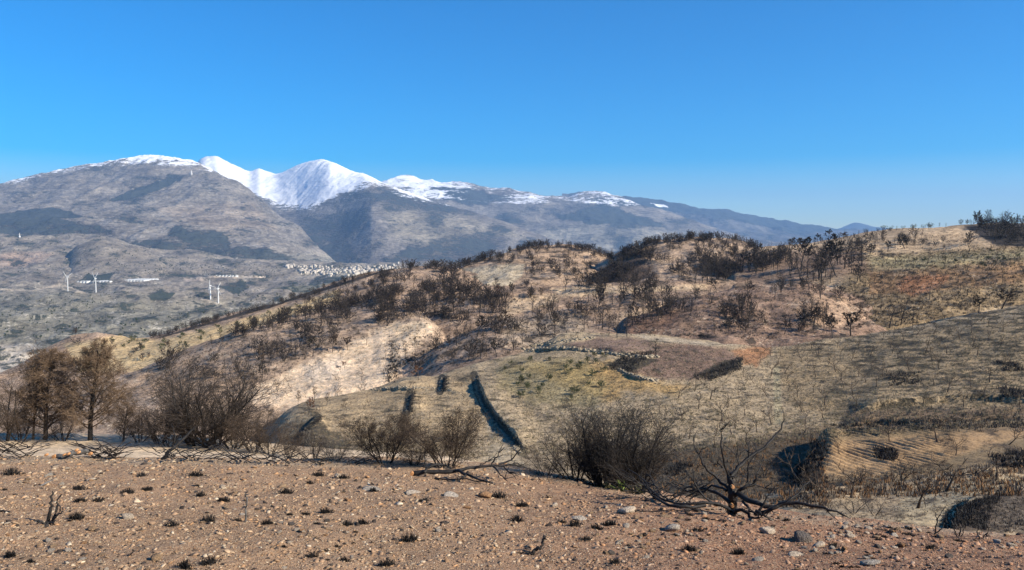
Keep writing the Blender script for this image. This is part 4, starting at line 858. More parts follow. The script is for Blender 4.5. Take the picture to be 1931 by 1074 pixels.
# ------------------------------------------------------------------ single trees and bushes on the hills, one by one
def solo(name, key, variants, vi, mats, x, y, hpx, label, cat_='tree', wide=1.0, rot=None):
    p = hit(x, y)
    return place_tree(name, key, variants, vi, mats, (p.x, p.y, p.z - .03), hpx * p.y / F, R.uniform(0, 6) if rot is None else rot, label, cat_, None, True, wide)
MB, MD, MR = (M_bark, M_btwig), (M_char, M_dleaf), (M_bark, M_needred)
for nm, ke, va, vi, mt, x, y, h, wd, lab in [
    ('umbrella_pine', 'ball', V_BALL, 0, (M_bark, M_btwig), 1571, 637, 50, 1.0, 'brown round-headed tree, left one of the pair at the edge of the olive slope'),
    ('umbrella_pine', 'balld', V_BALL, 1, MD, 1604, 633, 50, 1.3, 'dark flat-topped tree, right one of the pair at the edge of the olive slope'),
    ('dark_bush', 'balld', V_BALL, 2, MD, 1622, 531, 34, 1.15, 'dense dark round bush left of the orange orchard rows'),
    ('reddish_tree', 'ballr', V_BALL, 3, MR, 940, 566, 30, .8, 'rusty brown tree with dead leaves beside the ditch'),
    ('dark_bush', 'balld', V_BALL, 0, MD, 968, 560, 30, .8, 'blackened tree just right of the rusty one beside the ditch'),
    ('dark_bush', 'ball', V_BALL, 1, MB, 922, 563, 24, .8, 'dusky tree just left of the rusty one beside the ditch'),
    ('bare_tree', 'pine', V_PINE, 6, (M_char, M_chart), 1530, 598, 46, 1.5, 'wide bare tree with fanned branches beside the tan clearing'),
    ('bare_tree', 'pine', V_PINE, 7, (M_char, M_chart), 1677, 617, 52, 1.5, 'large bare spreading tree above the crest of the olive slope, left of three'),
    ('bare_tree', 'pine', V_PINE, 8, (M_char, M_chart), 1699, 612, 48, 1.2, 'bare tree above the crest of the olive slope, middle of three'),
    ('bare_tree', 'pine', V_PINE, 5, (M_char, M_chart), 1722, 609, 44, 1.4, 'bare tree above the crest of the olive slope, right of three'),
    ('layered_pine', 'ball', V_BALL, 2, (M_bark, M_btwig), 1888, 583, 42, 1.6, 'flat layered brown pine behind the olive slope near the right edge'),
    ('round_bush', 'ballr', V_BALL, 1, (M_bark, M_btwig), 1846, 590, 34, 1.4, 'round brown bush left of the layered pine near the right edge'),
    ('bare_tree', 'pine', V_PINE, 5, (M_char, M_chart), 1566, 533, 42, 1.0, 'tall bare tree standing left of the dense dark bush'),
    ('dark_bush', 'balld', V_BALL, 3, MD, 1562, 455, 24, 1.3, 'dark bushy tree on the skyline, largest of the dark ones left of the grassy top'),
    ('dark_bush', 'balld', V_BALL, 1, MD, 1495, 470, 24, 1.3, 'dark tree at the left end of the skyline group above the far blue mountains'),
    ('dark_bush', 'balld', V_BALL, 0, MD, 1512, 467, 20, 1.4, 'dark tree second from the left end of the skyline group above the blue mountains'),
    ('dark_bush', 'balld', V_BALL, 2, MD, 1528, 463, 17, 1.5, 'dark low tree midway along the skyline group above the blue mountains'),
    ('dark_bush', 'balld', V_BALL, 3, MD, 1543, 460, 21, 1.2, 'dark tree touching the left side of the largest skyline tree'),
    ('dark_bush', 'balld', V_BALL, 1, MD, 1473, 476, 16, 1.7, 'small dark bush lowest at the left end of the skyline group'),
    ('dark_bush', 'balld', V_BALL, 0, MD, 1640, 478, 20, 1.8, 'dark spreading bush on the tan saddle left of the upper orchard'),
    ('dark_bush', 'ball', V_BALL, 3, MD, 1674, 474, 22, 1.4, 'dark bush between the two spreading ones below the grassy top'),
    ('bare_tree', 'pine', V_PINE, 6, (M_char, M_chart), 1579, 500, 40, 1.1, 'tall bare dark tree in front of the saddle, left of two'),
    ('bare_tree', 'pine', V_PINE, 8, (M_char, M_chart), 1600, 504, 38, 1.1, 'tall bare dark tree in front of the saddle, right of two'),
    ('bare_tree', 'pine', V_PINE, 4, (M_char, M_chart), 1466, 518, 40, 1.0, 'tall burnt tree at the right end of the dark belt'),
    ('dark_bush', 'ball', V_BALL, 0, MB, 1592, 452, 16, 1.7, 'low brown bush just right of the largest dark skyline tree'),
    ('dark_bush', 'balld', V_BALL, 2, MD, 1706, 468, 24, 1.6, 'dark spreading tree on the tan slope below the right skyline'),
    ('bare_tree', 'pine', V_PINE, 7, MB, 1829, 473, 26, 1.8, 'bare wide tree on the tan slope next to the dark wood'),
    ('dark_bush', 'balld', V_BALL, 2, MD, 1350, 545, 22, 1.6, 'black bushy tree at the lower edge of the dark belt'),
    ('burnt_pine', 'npine', V_NPINE, 0, (M_bark, M_btwig), 1266, 583, 26, 1.1, 'small conical brown pine alone above the dark ridge line'),
    ('bare_tree', 'pine', V_PINE, 5, MB, 1148, 632, 34, 1.2, 'bare reddish tree growing at the end of the terrace crest'),
    ('bare_tree', 'pine', V_PINE, 3, MB, 1241, 626, 28, 1.0, 'thin dark tree in the brown hollow behind the terrace'),
    ('dark_bush', 'ball', V_BALL, 2, (M_char, M_chart), 942, 628, 46, 1.2, 'large dark bushy tree in the middle of the dark knoll'),
    ('dark_bush', 'balld', V_BALL, 0, MD, 937, 672, 34, 1.1, 'dense rounded black bush at the crest of the olive slope'),
    ('burnt_pine', 'npine', V_NPINE, 1, (M_bark, M_btwig), 765, 676, 36, 1.0, 'brown pine at the foot of the yellow clearing'),
    ('burnt_pine', 'npine', V_NPINE, 2, (M_bark, M_btwig), 783, 663, 30, .9, 'smaller brown pine behind the one at the foot of the yellow clearing'),
    ('burnt_pine', 'npine', V_NPINE, 3, MB, 868, 605, 26, 1.0, 'brown pine left of the ditch below the rusty tree'),
    ('burnt_pine', 'npine', V_NPINE, 1, MB, 880, 612, 28, 1.0, 'second brown pine beside the ditch below the rusty tree'),
    ('bare_tree', 'pine', V_PINE, 5, MB, 994, 622, 34, 1.1, 'bare tree with thin raised branches right of the large dark bushy tree'),
    ('bare_tree', 'pine', V_PINE, 2, MB, 1019, 620, 50, .9, 'tall slender bare tree in front of the tan clearing'),
    ('dark_bush', 'balld', V_BALL, 3, MD, 840, 598, 22, 1.8, 'black low bush casting a dark patch above the yellow clearing'),
    ('dark_bush', 'ballr', V_BALL, 1, (M_bark, M_btwig), 868, 590, 34, 1.1, 'brown bushy tree right of the black low bush'),
    ('burnt_oak', 'ball', V_BALL, 3, (M_char, M_chart), 590, 672, 40, .9, 'dark tree leaning on the brown hillside above the pale field'),
    ('burnt_oak', 'bush', V_BUSH, 1, (M_char, M_chart), 575, 676, 30, 1.1, 'low dark shrub left of the dark tree above the pale field'),
    ('burnt_oak', 'ball', V_BALL, 0, (M_char, M_chart), 627, 664, 36, .9, 'dark tree right of the dark pair above the pale field'),
    ('burnt_oak', 'ball', V_BALL, 1, (M_char, M_chart), 655, 660, 28, 1.2, 'low wide dark tree nearest the top of the pale field'),
    ('burnt_oak', 'pine', V_PINE, 6, MB, 691, 651, 26, 1.2, 'thin dark tree beside the bushy one at the top of the pale field'),
    ('burnt_oak', 'ball', V_BALL, 2, (M_char, M_chart), 488, 700, 46, .8, 'upper dark tree of the clump on the brown hillside behind the large bush'),
    ('burnt_oak', 'ball', V_BALL, 3, (M_char, M_chart), 494, 718, 36, .9, 'lower dark tree of the clump on the brown hillside behind the large bush'),
    ('bare_tree', 'pine', V_PINE, 7, MB, 523, 738, 28, 1.4, 'small grey bare tree at the left end of the pale field'),
    ('reddish_bush', 'ballr', V_BALL, 0, MR, 650, 694, 15, 1.1, 'tiny rust-red bush alone on the pale field'),
    ('dusky_tree', 'ball', V_BALL, 1, MB, 320, 690, 34, .9, 'dark tree in the hollow at the left end of the brown hill'),
    ('dusky_tree', 'ball', V_BALL, 2, MB, 300, 697, 26, 1.0, 'lower dark tree in the hollow at the left end of the brown hill'),
    ('dusky_tree', 'ball', V_BALL, 0, MB, 317, 662, 22, .9, 'small round dark tree above the hollow left of the brown hill'),
    ('dusky_tree', 'ball', V_BALL, 2, MB, 142, 636, 20, 1.0, 'dark tree at the left foot of the long ridge above the pines'),
    ('reddish_tree', 'ballr', V_BALL, 2, MR, 581, 782, 36, .8, 'rusty brown leafy tree at the left end of the olive slope'),
    ('dusky_tree', 'npine', V_NPINE, 2, MB, 593, 755, 30, 1.0, 'grey brown tree behind the rusty one'),
    ('dusky_tree', 'npine', V_NPINE, 0, MB, 562, 764, 30, .9, 'grey brown tree left of the rusty one'),
    ('dusky_tree', 'npine', V_NPINE, 3, MB, 616, 764, 26, 1.2, 'thin tree right of the rusty one'),
    ('round_bush', 'ballr', V_BALL, 3, MB, 789, 716, 28, 1.3, 'round brown bush at the crest above the stone terraces'),
    ('round_bush', 'balld', V_BALL, 1, MD, 746, 706, 24, 1.0, 'dark bush in the gully right of the pale field'),
    ('slim_tree', 'pine', V_PINE, 4, MB, 1237, 678, 44, 1.0, 'slim bare tree standing on the grey stony patch'),
    ('almond_tree', 'almond', V_ALM, 2, MB, 1500, 905, 64, 1.1, 'bare tree by the dark ledge of the ploughed terrace'),
    ('almond_tree', 'almond', V_ALM, 1, (M_char, M_chart), 1583, 855, 34, 1.0, 'small black tree on the left end of the ploughed terrace'),
    ('almond_tree', 'almond', V_ALM, 3, (M_char, M_chart), 1677, 833, 44, 1.0, 'black bare tree on the rear edge of the ploughed terrace'),
    ('almond_tree', 'almond', V_ALM, 4, (M_char, M_btwig), 1768, 832, 56, 1.3, 'spreading bare tree on the rear edge of the ploughed terrace, tallest there'),
    ('almond_tree', 'almond', V_ALM, 0, (M_char, M_btwig), 1802, 858, 44, .8, 'slender bare tree on the ploughed terrace right of the spreading one'),
    ('almond_tree', 'almond', V_ALM, 5, (M_char, M_btwig), 1849, 812, 30, 1.2, 'small bare tree on the rear edge of the ploughed terrace near the right'),
    ('almond_tree', 'almond', V_ALM, 2, (M_char, M_btwig), 1902, 838, 40, 1.2, 'bare tree on the ploughed terrace at the right edge'),
    ('almond_tree', 'almond', V_ALM, 6, MB, 1785, 926, 78, 1.5, 'large bare tree at the rear edge of the cream terrace'),
    ('almond_tree', 'almond', V_ALM, 1, MB, 1730, 958, 96, 1.2, 'pale-stemmed bare tree standing on the cream terrace'),
    ('almond_tree', 'almond', V_ALM, 3, MB, 1604, 938, 70, 1.2, 'bare tree on the rear edge of the cream terrace, left one'),
    ('almond_tree', 'almond', V_ALM, 5, MB, 1542, 938, 74, 1.2, 'bare tree with a forked stem just right of the uprooted tree'),
    ('almond_tree', 'almond', V_ALM, 0, MB, 1880, 903, 60, 1.3, 'bare tree on the rear edge of the cream terrace near the right edge'),
    ('almond_tree', 'almond', V_ALM, 4, MB, 1640, 936, 50, .8, 'thin young tree on the rear edge of the cream terrace'),
    ('dark_shrub', 'bushd', V_BUSH, 0, (M_char, M_chart), 1672, 862, 18, 1.5, 'black burnt clump in the middle of the ploughed terrace'),
    ('dark_shrub', 'bushd', V_BUSH, 2, (M_char, M_chart), 1905, 870, 34, 2.0, 'dark clump on the ploughed terrace near the right edge'),
    ('dark_shrub', 'bushd', V_BUSH, 1, (M_char, M_chart), 1610, 968, 42, 1.8, 'black twiggy shrub lying low on the cream terrace'),
    ('dark_shrub', 'bushd', V_BUSH, 3, (M_char, M_chart), 1650, 972, 36, 1.8, 'second black twiggy shrub on the cream terrace'),
    ('dark_shrub', 'bushd', V_BUSH, 2, (M_char, M_chart), 1560, 966, 30, 1.8, 'black twiggy shrub nearest the uprooted tree'),
    ('dark_shrub', 'bushd', V_BUSH, 0, MD, 1300, 880, 26, 2.2, 'dark thicket in the gully right of the great black bush'),
    ('dark_shrub', 'bushd', V_BUSH, 3, MD, 1520, 920, 40, 1.9, 'dark thicket below the left end of the ploughed terrace'),
    ('dark_shrub', 'bushd', V_BUSH, 1, MB, 1440, 900, 40, 1.9, 'brown thicket behind the uprooted tree'),
    ('dark_shrub', 'bushd', V_BUSH, 2, MB, 1700, 905, 44, 1.9, 'brown tangle of brush below the ploughed terrace'),
    ('dark_shrub', 'bushd', V_BUSH, 0, MB, 1620, 912, 38, 1.9, 'brown brush left of the tangle below the ploughed terrace'),
    ('dark_shrub', 'bushd', V_BUSH, 1, MD, 1690, 715, 14, 2.4, 'black flat burnt patch of brush in the wide olive slope'),
    ('dark_shrub', 'bushd', V_BUSH, 3, MD, 1670, 704, 12, 2.2, 'black burnt brush just above the flat patch in the wide olive slope'),
    ('dark_shrub', 'bushd', V_BUSH, 2, MD, 1905, 690, 12, 2.6, 'black burnt brush at the right edge of the olive slope'),
    ('dark_shrub', 'bushd', V_BUSH, 0, MD, 1895, 740, 12, 2.6, 'lower black burnt brush at the right edge of the olive slope'),
    ('dark_shrub', 'bushd', V_BUSH, 1, MD, 1522, 748, 9, 2.2, 'small black bush right of the pale orchard strip')]:
    solo(nm, ke, va, vi, mt, x, y, h, lab, 'shrub' if 'shrub' in nm else ('bush' if 'bush' in nm else 'tree'), wd)

# ------------------------------------------------------------------ large trees behind the foreground rise
def big(name, spec, seed, mats, x, y, hpx, D, label, stems=1, spread=0, wide=1.0, needle=None, tlv=1, lean=.05, cat_='tree', sz=None):
    v = kind_tree(spec, seed, tlv, needle, stems, lean, spread, 7, 3)
    p = hit(x, max(y, cur(FGC, x) + 3) if D else y)
    size = hpx * p.y / F
    e = link(name, None); e.location = (p.x, p.y, p.z - .04); e.scale = (size * wide, size * wide, size); e.empty_display_size = .2
    for (vv, ff), nm, m_ in zip(v, ('trunk', 'crown'), mats): link(nm, make_mesh(name + '_' + nm, vv, ff, m_), e)
    e['label'] = label; e['category'] = cat_; return e
BT = (M_char, M_btwig)
big('scorched_pine', S_PINE, 11, (M_char, M_needle), 168, 830, 205, None, 'brown scorched pine with a clear straight trunk beside the pale track', needle=(3, 4, .038, .0015), wide=1.2)
big('scorched_pine', S_PINE, 12, (M_char, M_needle), 82, 829, 185, None, 'dense brown scorched pine left of the straight-trunked one', needle=(3, 4, .038, .0015), wide=1.25)
big('scorched_pine', S_FAN, 13, (M_char, M_btwig), 60, 829, 195, None, 'dark pine with a bare umbrella of branches at its top, behind the dense brown one', needle=(3, 1, .02, .0014), wide=.8)
big('scorched_pine', S_FINE, 14, (M_char, M_btwig), 8, 832, 150, None, 'leafless brown shrub cut off by the left edge of the picture', stems=4, spread=.5, needle=(3, 1, .03, .0016), wide=1.2, cat_='bush')
big('young_pine', S_PINE, 15, (M_bark, M_needle), 232, 832, 95, None, 'young brown pine between the straight-trunked pine and the large dark bush', needle=(3, 2, .03, .002), wide=1.2)
big('burnt_bush', S_FAN, 21, (M_char, M_chart), 375, 838, 172, None, 'largest dark burnt bush with several stems fanning up at left', stems=8, spread=1.0, wide=1.45, needle=(3, 1, .024, .0014), cat_='bush')
big('burnt_bush', S_FAN, 22, (M_char, M_chart), 405, 842, 130, None, 'dark burnt bush overlapping the right side of the largest one', stems=7, spread=1.1, wide=1.4, needle=(3, 1, .024, .0014), cat_='bush')
big('burnt_bush', S_FINE, 23, (M_char, M_btwig), 478, 852, 100, None, 'low burnt bush right of the largest dark bush at left', stems=6, spread=.8, wide=1.1, needle=(3, 1, .03, .002), cat_='bush')
big('burnt_bush', S_FINE, 24, (M_char, M_btwig), 320, 842, 90, None, 'low tangled burnt bush at the foot of the largest one, on its left', stems=5, spread=.8, wide=1.1, cat_='bush')
big('burnt_bush', S_FINE, 25, (M_char, M_btwig), 545, 862, 70, None, 'thin burnt bush in front of the dark gully at the end of the olive slope', stems=5, spread=.7, wide=1.1, cat_='bush')
big('brown_bush', S_FINE, 31, (M_char, M_btwig), 728, 872, 112, None, 'brown leafless round bush, left one of the pair beyond the rise', stems=7, spread=.75, wide=1.25, needle=(3, 2, .04, .0022), cat_='bush')
big('brown_bush', S_FINE, 32, (M_char, M_btwig), 843, 880, 122, None, 'brown leafless round bush, right one of the pair beyond the rise', stems=7, spread=.75, wide=1.15, needle=(3, 2, .04, .0022), cat_='bush')
big('thin_bush', S_FINE, 34, (M_bark, M_dead), 630, 868, 58, None, 'sparse grey brush left of the pair of brown round bushes', stems=6, spread=.9, wide=1.1, cat_='bush')
for k, (x, y, h, wd) in enumerate([(118, 831, 70, 1.4), (262, 833, 75, 1.3), (300, 836, 95, 1.2), (440, 846, 105, 1.1), (508, 856, 72, 1.3), (40, 830, 90, 1.4), (780, 876, 60, 1.4), (590, 865, 52, 1.5)]):
    big('burnt_bush', S_FINE, 60 + k, (M_char, M_btwig), x, y, h, None, ['low brown brush between the two left pines', 'low brush right of the straight-trunked pine', 'brush filling the gap left of the largest dark bush', 'leafless brush leaning off the right side of the largest dark bush', 'low brush next to the long heap of black branches', 'brush crowding the foot of the pines at the left edge', 'low brush between the pair of brown round bushes', 'short grey twiggy bush above the few thin sticks on the rim'][k], stems=6, spread=.7, wide=wd, cat_='bush')
q_ = 17.5
big('great_black_bush', S_FAN, 41, (M_char, M_char), 1150, 918, 190, q_, 'great black burnt bush in the centre right, with many crowded stems', stems=9, spread=.62, wide=1.25, needle=(3, 1, .025, .0018), cat_='bush')
big('great_black_bush', S_FAN, 42, (M_char, M_chart), 1205, 922, 150, q_, 'black burnt bush joined to the right side of the great one', stems=6, spread=.75, wide=1.0, cat_='bush')
big('great_black_bush', S_FINE, 43, (M_char, M_btwig), 1085, 905, 125, q_, 'thinner burnt bush joined to the left side of the great one', stems=6, spread=.85, wide=1.1, cat_='bush')
big('great_black_bush', S_FINE, 45, (M_char, M_char), 1140, 916, 120, q_, 'low dense brush filling the foot of the great black bush', stems=12, spread=1.1, wide=1.3, needle=(3, 1, .03, .003), cat_='bush')
big('thin_bush', S_FINE, 44, (M_bark, M_dead), 1030, 895, 60, 17, 'low grey brush left of the great black bush', stems=6, spread=1.0, wide=1.2, cat_='bush')

# ------------------------------------------------------------------ traced dead wood
def wood(name, x0, D0, strokes, mats, label, cat_, cuts=(), split=1, thin=.8, twigs=0):
    """strokes: list of ([(x,y,dD)...], r0 px, r1 px). Built in metres round its root point."""
    base = Vector(P(x0[0], x0[1], D0)); tr, cr = [], []
    for k, (pts, r0, r1) in enumerate(strokes):
        a = np.array([P(x, y, D0 + dd) for x, y, dd in pts]); n = len(a)
        u = np.arange(n); m = max(7, n * 3); uu = np.linspace(0, n - 1, m)
        q = np.stack([scur(list(zip(u, a[:, i])), uu) for i in range(3)], 1) if n > 2 else np.stack([np.interp(uu, u, a[:, i]) for i in range(3)], 1)
        q[1:-1] += R.normal(0, .006, (m - 2, 3)); rad = np.linspace(r0, r1, m) * D0 / F * thin * (1 + R.normal(0, .06, m)); rad[-1] *= .5
        (tr if k < split else cr).append((q - np.array(base), rad))
        for _ in range(twigs):
            i = int(R.integers(m // 3, m - 1)); L = R.uniform(.06, .22); d0 = unit(q[i + 1] - q[i] if i + 1 < m else q[i] - q[i - 1]); d0 = unit(d0 + R.normal(0, .7, 3) + np.array((0, 0, .3))); d1 = unit(d0 + R.normal(0, .4, 3))
            cr.append((np.array([q[i], q[i] + d0 * L * .5, q[i] + d0 * L * .5 + d1 * L * .5]) - np.array(base), np.array([.006, .004, .002])))
    e = link(name, None); e.location = base; e.empty_display_size = .1
    V, Fq = tubes(tr, 9); link('trunk', make_mesh('wood_trunk', V, Fq, mats[0], True), e)
    if cr: V, Fq = tubes(cr, 6); link('branches', make_mesh('wood_branches', V, Fq, mats[1], True), e)
    for (x, y, dd, r) in cuts:
        c = np.array(P(x, y, D0 + dd)) - np.array(base); th = np.arange(10) * math.tau / 10; rr = r * D0 / F
        ring = np.stack([c[0] + rr * np.cos(th), np.full(10, c[1] - .03) , c[2] + rr * np.sin(th)], 1); rg2 = ring * 1.0; rg2[:, 1] += .05
        V = np.concatenate([ring, rg2, [[c[0], c[1] - .032, c[2]]]]); Fq = [(i, (i + 1) % 10, 10 + (i + 1) % 10, 10 + i) for i in range(10)] + [(20, (i + 1) % 10, i, i) for i in range(10)]
        bm = bpy.data.meshes.new('cut_end'); bm.from_pydata(V.tolist(), [], [f if f[2] != f[3] else f[:3] for f in Fq]); bm.materials.append(M_cut); link('cut_end', bm, e)
    e['label'] = label; e['category'] = cat_; return e
M_cut = simple('fresh_cut_wood', (.42, .21, .09), .7, .25, 40)
M_grey = simple('ashy_wood', (.085, .08, .075), .55, .5, 30, .003, 120)
def gD(x, y): p = hit(x, y); return p.y
# the uprooted black tree
D0 = gD(1385, 972)
wood('uprooted_tree', (1385, 968), D0, [
    ([(1378, 972, .1), (1383, 950, .05), (1380, 930, 0), (1377, 912, 0), (1378, 893, 0)], 13, 7),
    ([(1378, 900, 0), (1395, 878, .1), (1425, 855, .2), (1450, 835, .3), (1472, 810, .4), (1478, 785, .45)], 7, 1.6),
    ([(1376, 900, 0), (1366, 878, -.1), (1361, 850, -.2), (1360, 820, -.2), (1358, 795, -.3)], 3.4, 1.0),
    ([(1374, 922, 0), (1350, 900, .1), (1330, 882, .1), (1320, 862, .2), (1312, 845, .2), (1309, 822, .3)], 4.5, 1.0),
    ([(1362, 882, -.1), (1358, 878, -.1), (1352, 874, -.2)], 2, .8),
    ([(1395, 878, .1), (1391, 866, .1), (1389, 858, .1)], 2.2, .9), ([(1411, 862, .15), (1412, 850, .1), (1410, 838, .1)], 2.4, 1), 
    ([(1385, 935, 0), (1400, 920, -.1), (1420, 912, -.1), (1428, 895, -.1), (1436, 872, 0)], 6, 1.2),
    ([(1405, 918, -.1), (1410, 900, -.1), (1412, 880, -.1), (1415, 868, -.1)], 3.5, 1.2), ([(1420, 912, -.1), (1440, 918, -.1), (1455, 922, -.1)], 2, .8),
    ([(1378, 948, 0), (1350, 930, .2), (1330, 922, .3), (1300, 925, .5), (1285, 926, .6)], 6, 1.5),
    ([(1370, 925, 0), (1345, 915, .2), (1322, 928, .3), (1300, 918, .4), (1290, 925, .5)], 4, 1),
    ([(1372, 956, -.2), (1345, 948, -.3), (1322, 930, -.3), (1308, 905, -.3), (1297, 892, -.3)], 4, 1),
    ([(1392, 930, -.1), (1420, 945, -.3), (1450, 955, -.4), (1478, 948, -.4), (1508, 925, -.3), (1530, 905, -.2)], 8, 1.6),
    ([(1400, 945, -.2), (1415, 962, -.4), (1430, 970, -.5)], 4, 1.5),
    ([(1425, 968, -.3), (1452, 962, -.5), (1478, 948, -.5), (1520, 951, -.6), (1560, 958, -.7), (1600, 975, -.8)], 7, 2.0),
    ([(1478, 948, -.4), (1500, 945, -.4), (1515, 935, -.3), (1522, 928, -.3)], 3, 1),
    ([(1430, 965, -.4), (1440, 950, -.4), (1448, 935, -.4), (1455, 928, -.4)], 4, 1.2),
    ([(1380, 965, -.2), (1360, 952, -.3), (1330, 948, -.4), (1300, 950, -.4), (1262, 945, -.3), (1232, 928, -.1), (1210, 902, .2), (1182, 882, .4)], 5, 1.4),
    ([(1330, 952, -.4), (1290, 955, -.5), (1258, 950, -.4), (1236, 938, -.2), (1215, 915, 0), (1205, 900, .1)], 5, 1.4),
    ([(1262, 945, -.3), (1245, 930, -.2), (1230, 905, 0), (1226, 888, .1)], 2.5, .8),
    ([(1378, 968, -.2), (1400, 962, -.4), (1415, 975, -.5), (1435, 975, -.6)], 6, 2), ([(1385, 968, -.2), (1375, 975, -.4), (1382, 985, -.6)], 5, 1.5), ([(1426, 962, -.5), (1440, 972, -.6), (1450, 978, -.6)], 4, 1.2)],
    (M_char, M_char), 'uprooted black charred tree with bare branches in every direction, on the rim at right', 'tree',
    [(1381, 917, -.07, 3.2), (1380, 952, -.09, 3.4)], thin=.68, twigs=5)
# fallen trunk
D0 = gD(850, 902)
wood('fallen_tree', (790, 893), D0, [
    ([(778, 892, 0), (820, 890, 0), (860, 887, .05), (900, 880, .15), (940, 877, .2), (985, 880, .3)], 6, 2.0),
    ([(800, 890, -.05), (812, 878, 0), (835, 876, .1), (850, 880, .1)], 4, 1.5),
    ([(860, 887, 0), (880, 894, -.2), (905, 904, -.4), (930, 912, -.5)], 4, 1.2), ([(880, 894, -.2), (870, 903, -.3), (860, 905, -.3)], 3, 1.2),
    ([(790, 901, -.1), (830, 903, -.2), (870, 903, -.3), (930, 910, -.4)], 2.6, 1.0),
    ([(925, 878, .2), (935, 862, .2), (945, 850, .2), (952, 842, .2)], 2.5, .8), ([(940, 877, .2), (962, 866, .3), (978, 850, .3), (985, 838, .3)], 2.5, .8),
    ([(930, 879, .1), (945, 895, -.1), (958, 908, -.3)], 2.4, .8), ([(950, 878, .2), (960, 890, .1), (970, 892, 0)], 1.8, .7),
    ([(900, 880, .1), (915, 872, .1), (925, 866, .1)], 1.6, .6), ([(955, 878, .2), (975, 873, .3), (990, 882, .3)], 1.8, .7)],
    (M_char, M_char), 'fallen charred trunk with stub branches lying on the stony rim', 'fallen trunk', [(777, 892, -.03, 3.6)], twigs=3)
wood('dry_branch', (758, 880), gD(758, 879), [([(800, 876, 0), (803, 850, .1), (815, 835, .1), (835, 830, .1), (855, 832, .2)], 1.3, .8), ([(820, 878, 0), (821, 860, 0), (822, 845, .1)], .9, .6)], (M_grey, M_grey), 'thin grey curved stick standing behind the fallen trunk', 'branch')
# log with sawn ends, brushwood
D0 = gD(130, 866)
wood('sawn_log', (135, 856), D0 + .1, [([(104, 861, 0), (125, 858, 0), (145, 853, .05), (168, 850, .1)], 5.5, 6.5)], (M_grey, M_char), 'charred log with orange sawn ends lying at the edge of the pale track', 'log',
    [(103, 860, -.02, 3.5), (122, 857, -.10, 2.2), (130, 855, -.12, 2.2), (145, 848, -.1, 2.2), (149, 852, -.12, 2.4), (171, 855, 0, 3.0), (88, 857, 0, 2.4)])
def brush(name, x0, x1, y0, y1, n, L, label, mat_, seed, lean=0):
    Rr = np.random.default_rng(seed); D0 = gD((x0 + x1) / 2, y1) ; st = []
    for i in range(n):
        x = Rr.uniform(x0, x1); y = Rr.uniform(y0, y1); a = Rr.normal(lean, .5) * 1.2; l = L * Rr.uniform(.4, 1.2); dr = 1 if Rr.random() < .5 else -1
        st.append(([(x, y, Rr.normal(0, .1)), (x + dr * l * .5, y - l * (.12 + .2 * abs(a)), Rr.normal(0, .15)), (x + dr * l, y - l * (.2 + .5 * abs(a)) + Rr.normal(0, 4), Rr.normal(0, .2))], Rr.uniform(.7, 1.7), .5))
    return wood(name, ((x0 + x1) / 2, y1), D0, st, (mat_, mat_), label, 'branches', split=2)
brush('brush_pile', -10, 60, 838, 864, 34, 60, 'tangle of bare cut branches at the left edge by the pale track', M_chart, 3)
brush('brush_pile', 165, 225, 846, 864, 40, 52, 'loose bare branches lying right of the sawn log', M_chart, 4)
brush('brush_pile', 300, 420, 850, 868, 34, 50, 'heap of black branches under the largest dark bush', M_char, 5)
brush('brush_pile', 430, 570, 860, 874, 40, 46, 'long low heap of black branches along the rim left of centre', M_char, 6)
brush('brush_pile', 580, 700, 866, 876, 22, 40, 'few thin sticks on the rim left of the fallen trunk', M_char, 7)
brush('brush_pile', 1180, 1330, 918, 945, 46, 70, 'low tangle of black branches left of the uprooted tree', M_char, 8)
wood('leaning_stem', (310, 866), gD(310, 866), [([(306, 866, 0), (325, 846, 0), (345, 828, .1), (370, 805, .2)], 5, 2.2), ([(325, 846, 0), (330, 820, 0), (322, 800, .1)], 2, .7)], (M_char, M_char), 'short thick black stem leaning right at the foot of the dark bush', 'stem')
wood('burnt_stump', (95, 985), gD(95, 986), [([(90, 985, 0), (95, 965, 0), (97, 945, 0), (99, 925, 0)], 4.5, 2.2), ([(96, 984, 0), (104, 970, 0), (107, 950, 0), (116, 931, 0)], 3.6, 1.8), ([(98, 984, 0), (108, 973, -.05), (116, 965, -.05), (119, 955, -.05)], 2.6, 1.0), ([(108, 972, 0), (113, 960, 0), (112, 951, 0)], 1.8, 1.0), ([(92, 984, 0), (80, 985, -.05), (68, 981, -.1), (66, 978, -.1)], 3, 1.2), ([(88, 986, -.03), (100, 987, -.05), (106, 980, -.05)], 3, 1.5)], (M_char, M_char), 'burnt stump with three upright black stems on the stony ground at left', 'stump', split=6)
wood('burnt_stake', (463, 982), gD(463, 984), [([(463, 984, 0), (463, 962, 0), (465, 945, 0), (464, 930, 0), (468, 924, 0)], 2.4, 1.3), ([(464, 934, 0), (462, 928, 0)], 1.2, .7)], (M_grey, M_grey), 'single thin upright stick on the stony ground left of centre', 'stick')
wood('burnt_snag', (1010, 1042), gD(1010, 1044), [([(1003, 1043, 0), (1012, 1036, 0), (1022, 1026, 0), (1026, 1014, 0), (1024, 1010, 0)], 5, 2.6), ([(1006, 1043, 0), (992, 1041, 0), (980, 1038, 0)], 3, 1.3)], (M_char, M_char), 'short hooked black snag on the reddish ground in the bottom centre', 'stump', split=2)
wood('burnt_snag', (248, 1046), gD(248, 1048), [([(242, 1047, 0), (249, 1042, 0), (252, 1036, 0)], 3, 1.6)], (M_char, M_char), 'tiny black snag on the stony ground at lower left', 'stump')
wood('fallen_stick', (10, 965), gD(10, 966), [([(-20, 960, 0), (0, 962, 0), (22, 966, 0)], 3, 1.8)], (M_char, M_char), 'short black stick lying at the left edge', 'stick')
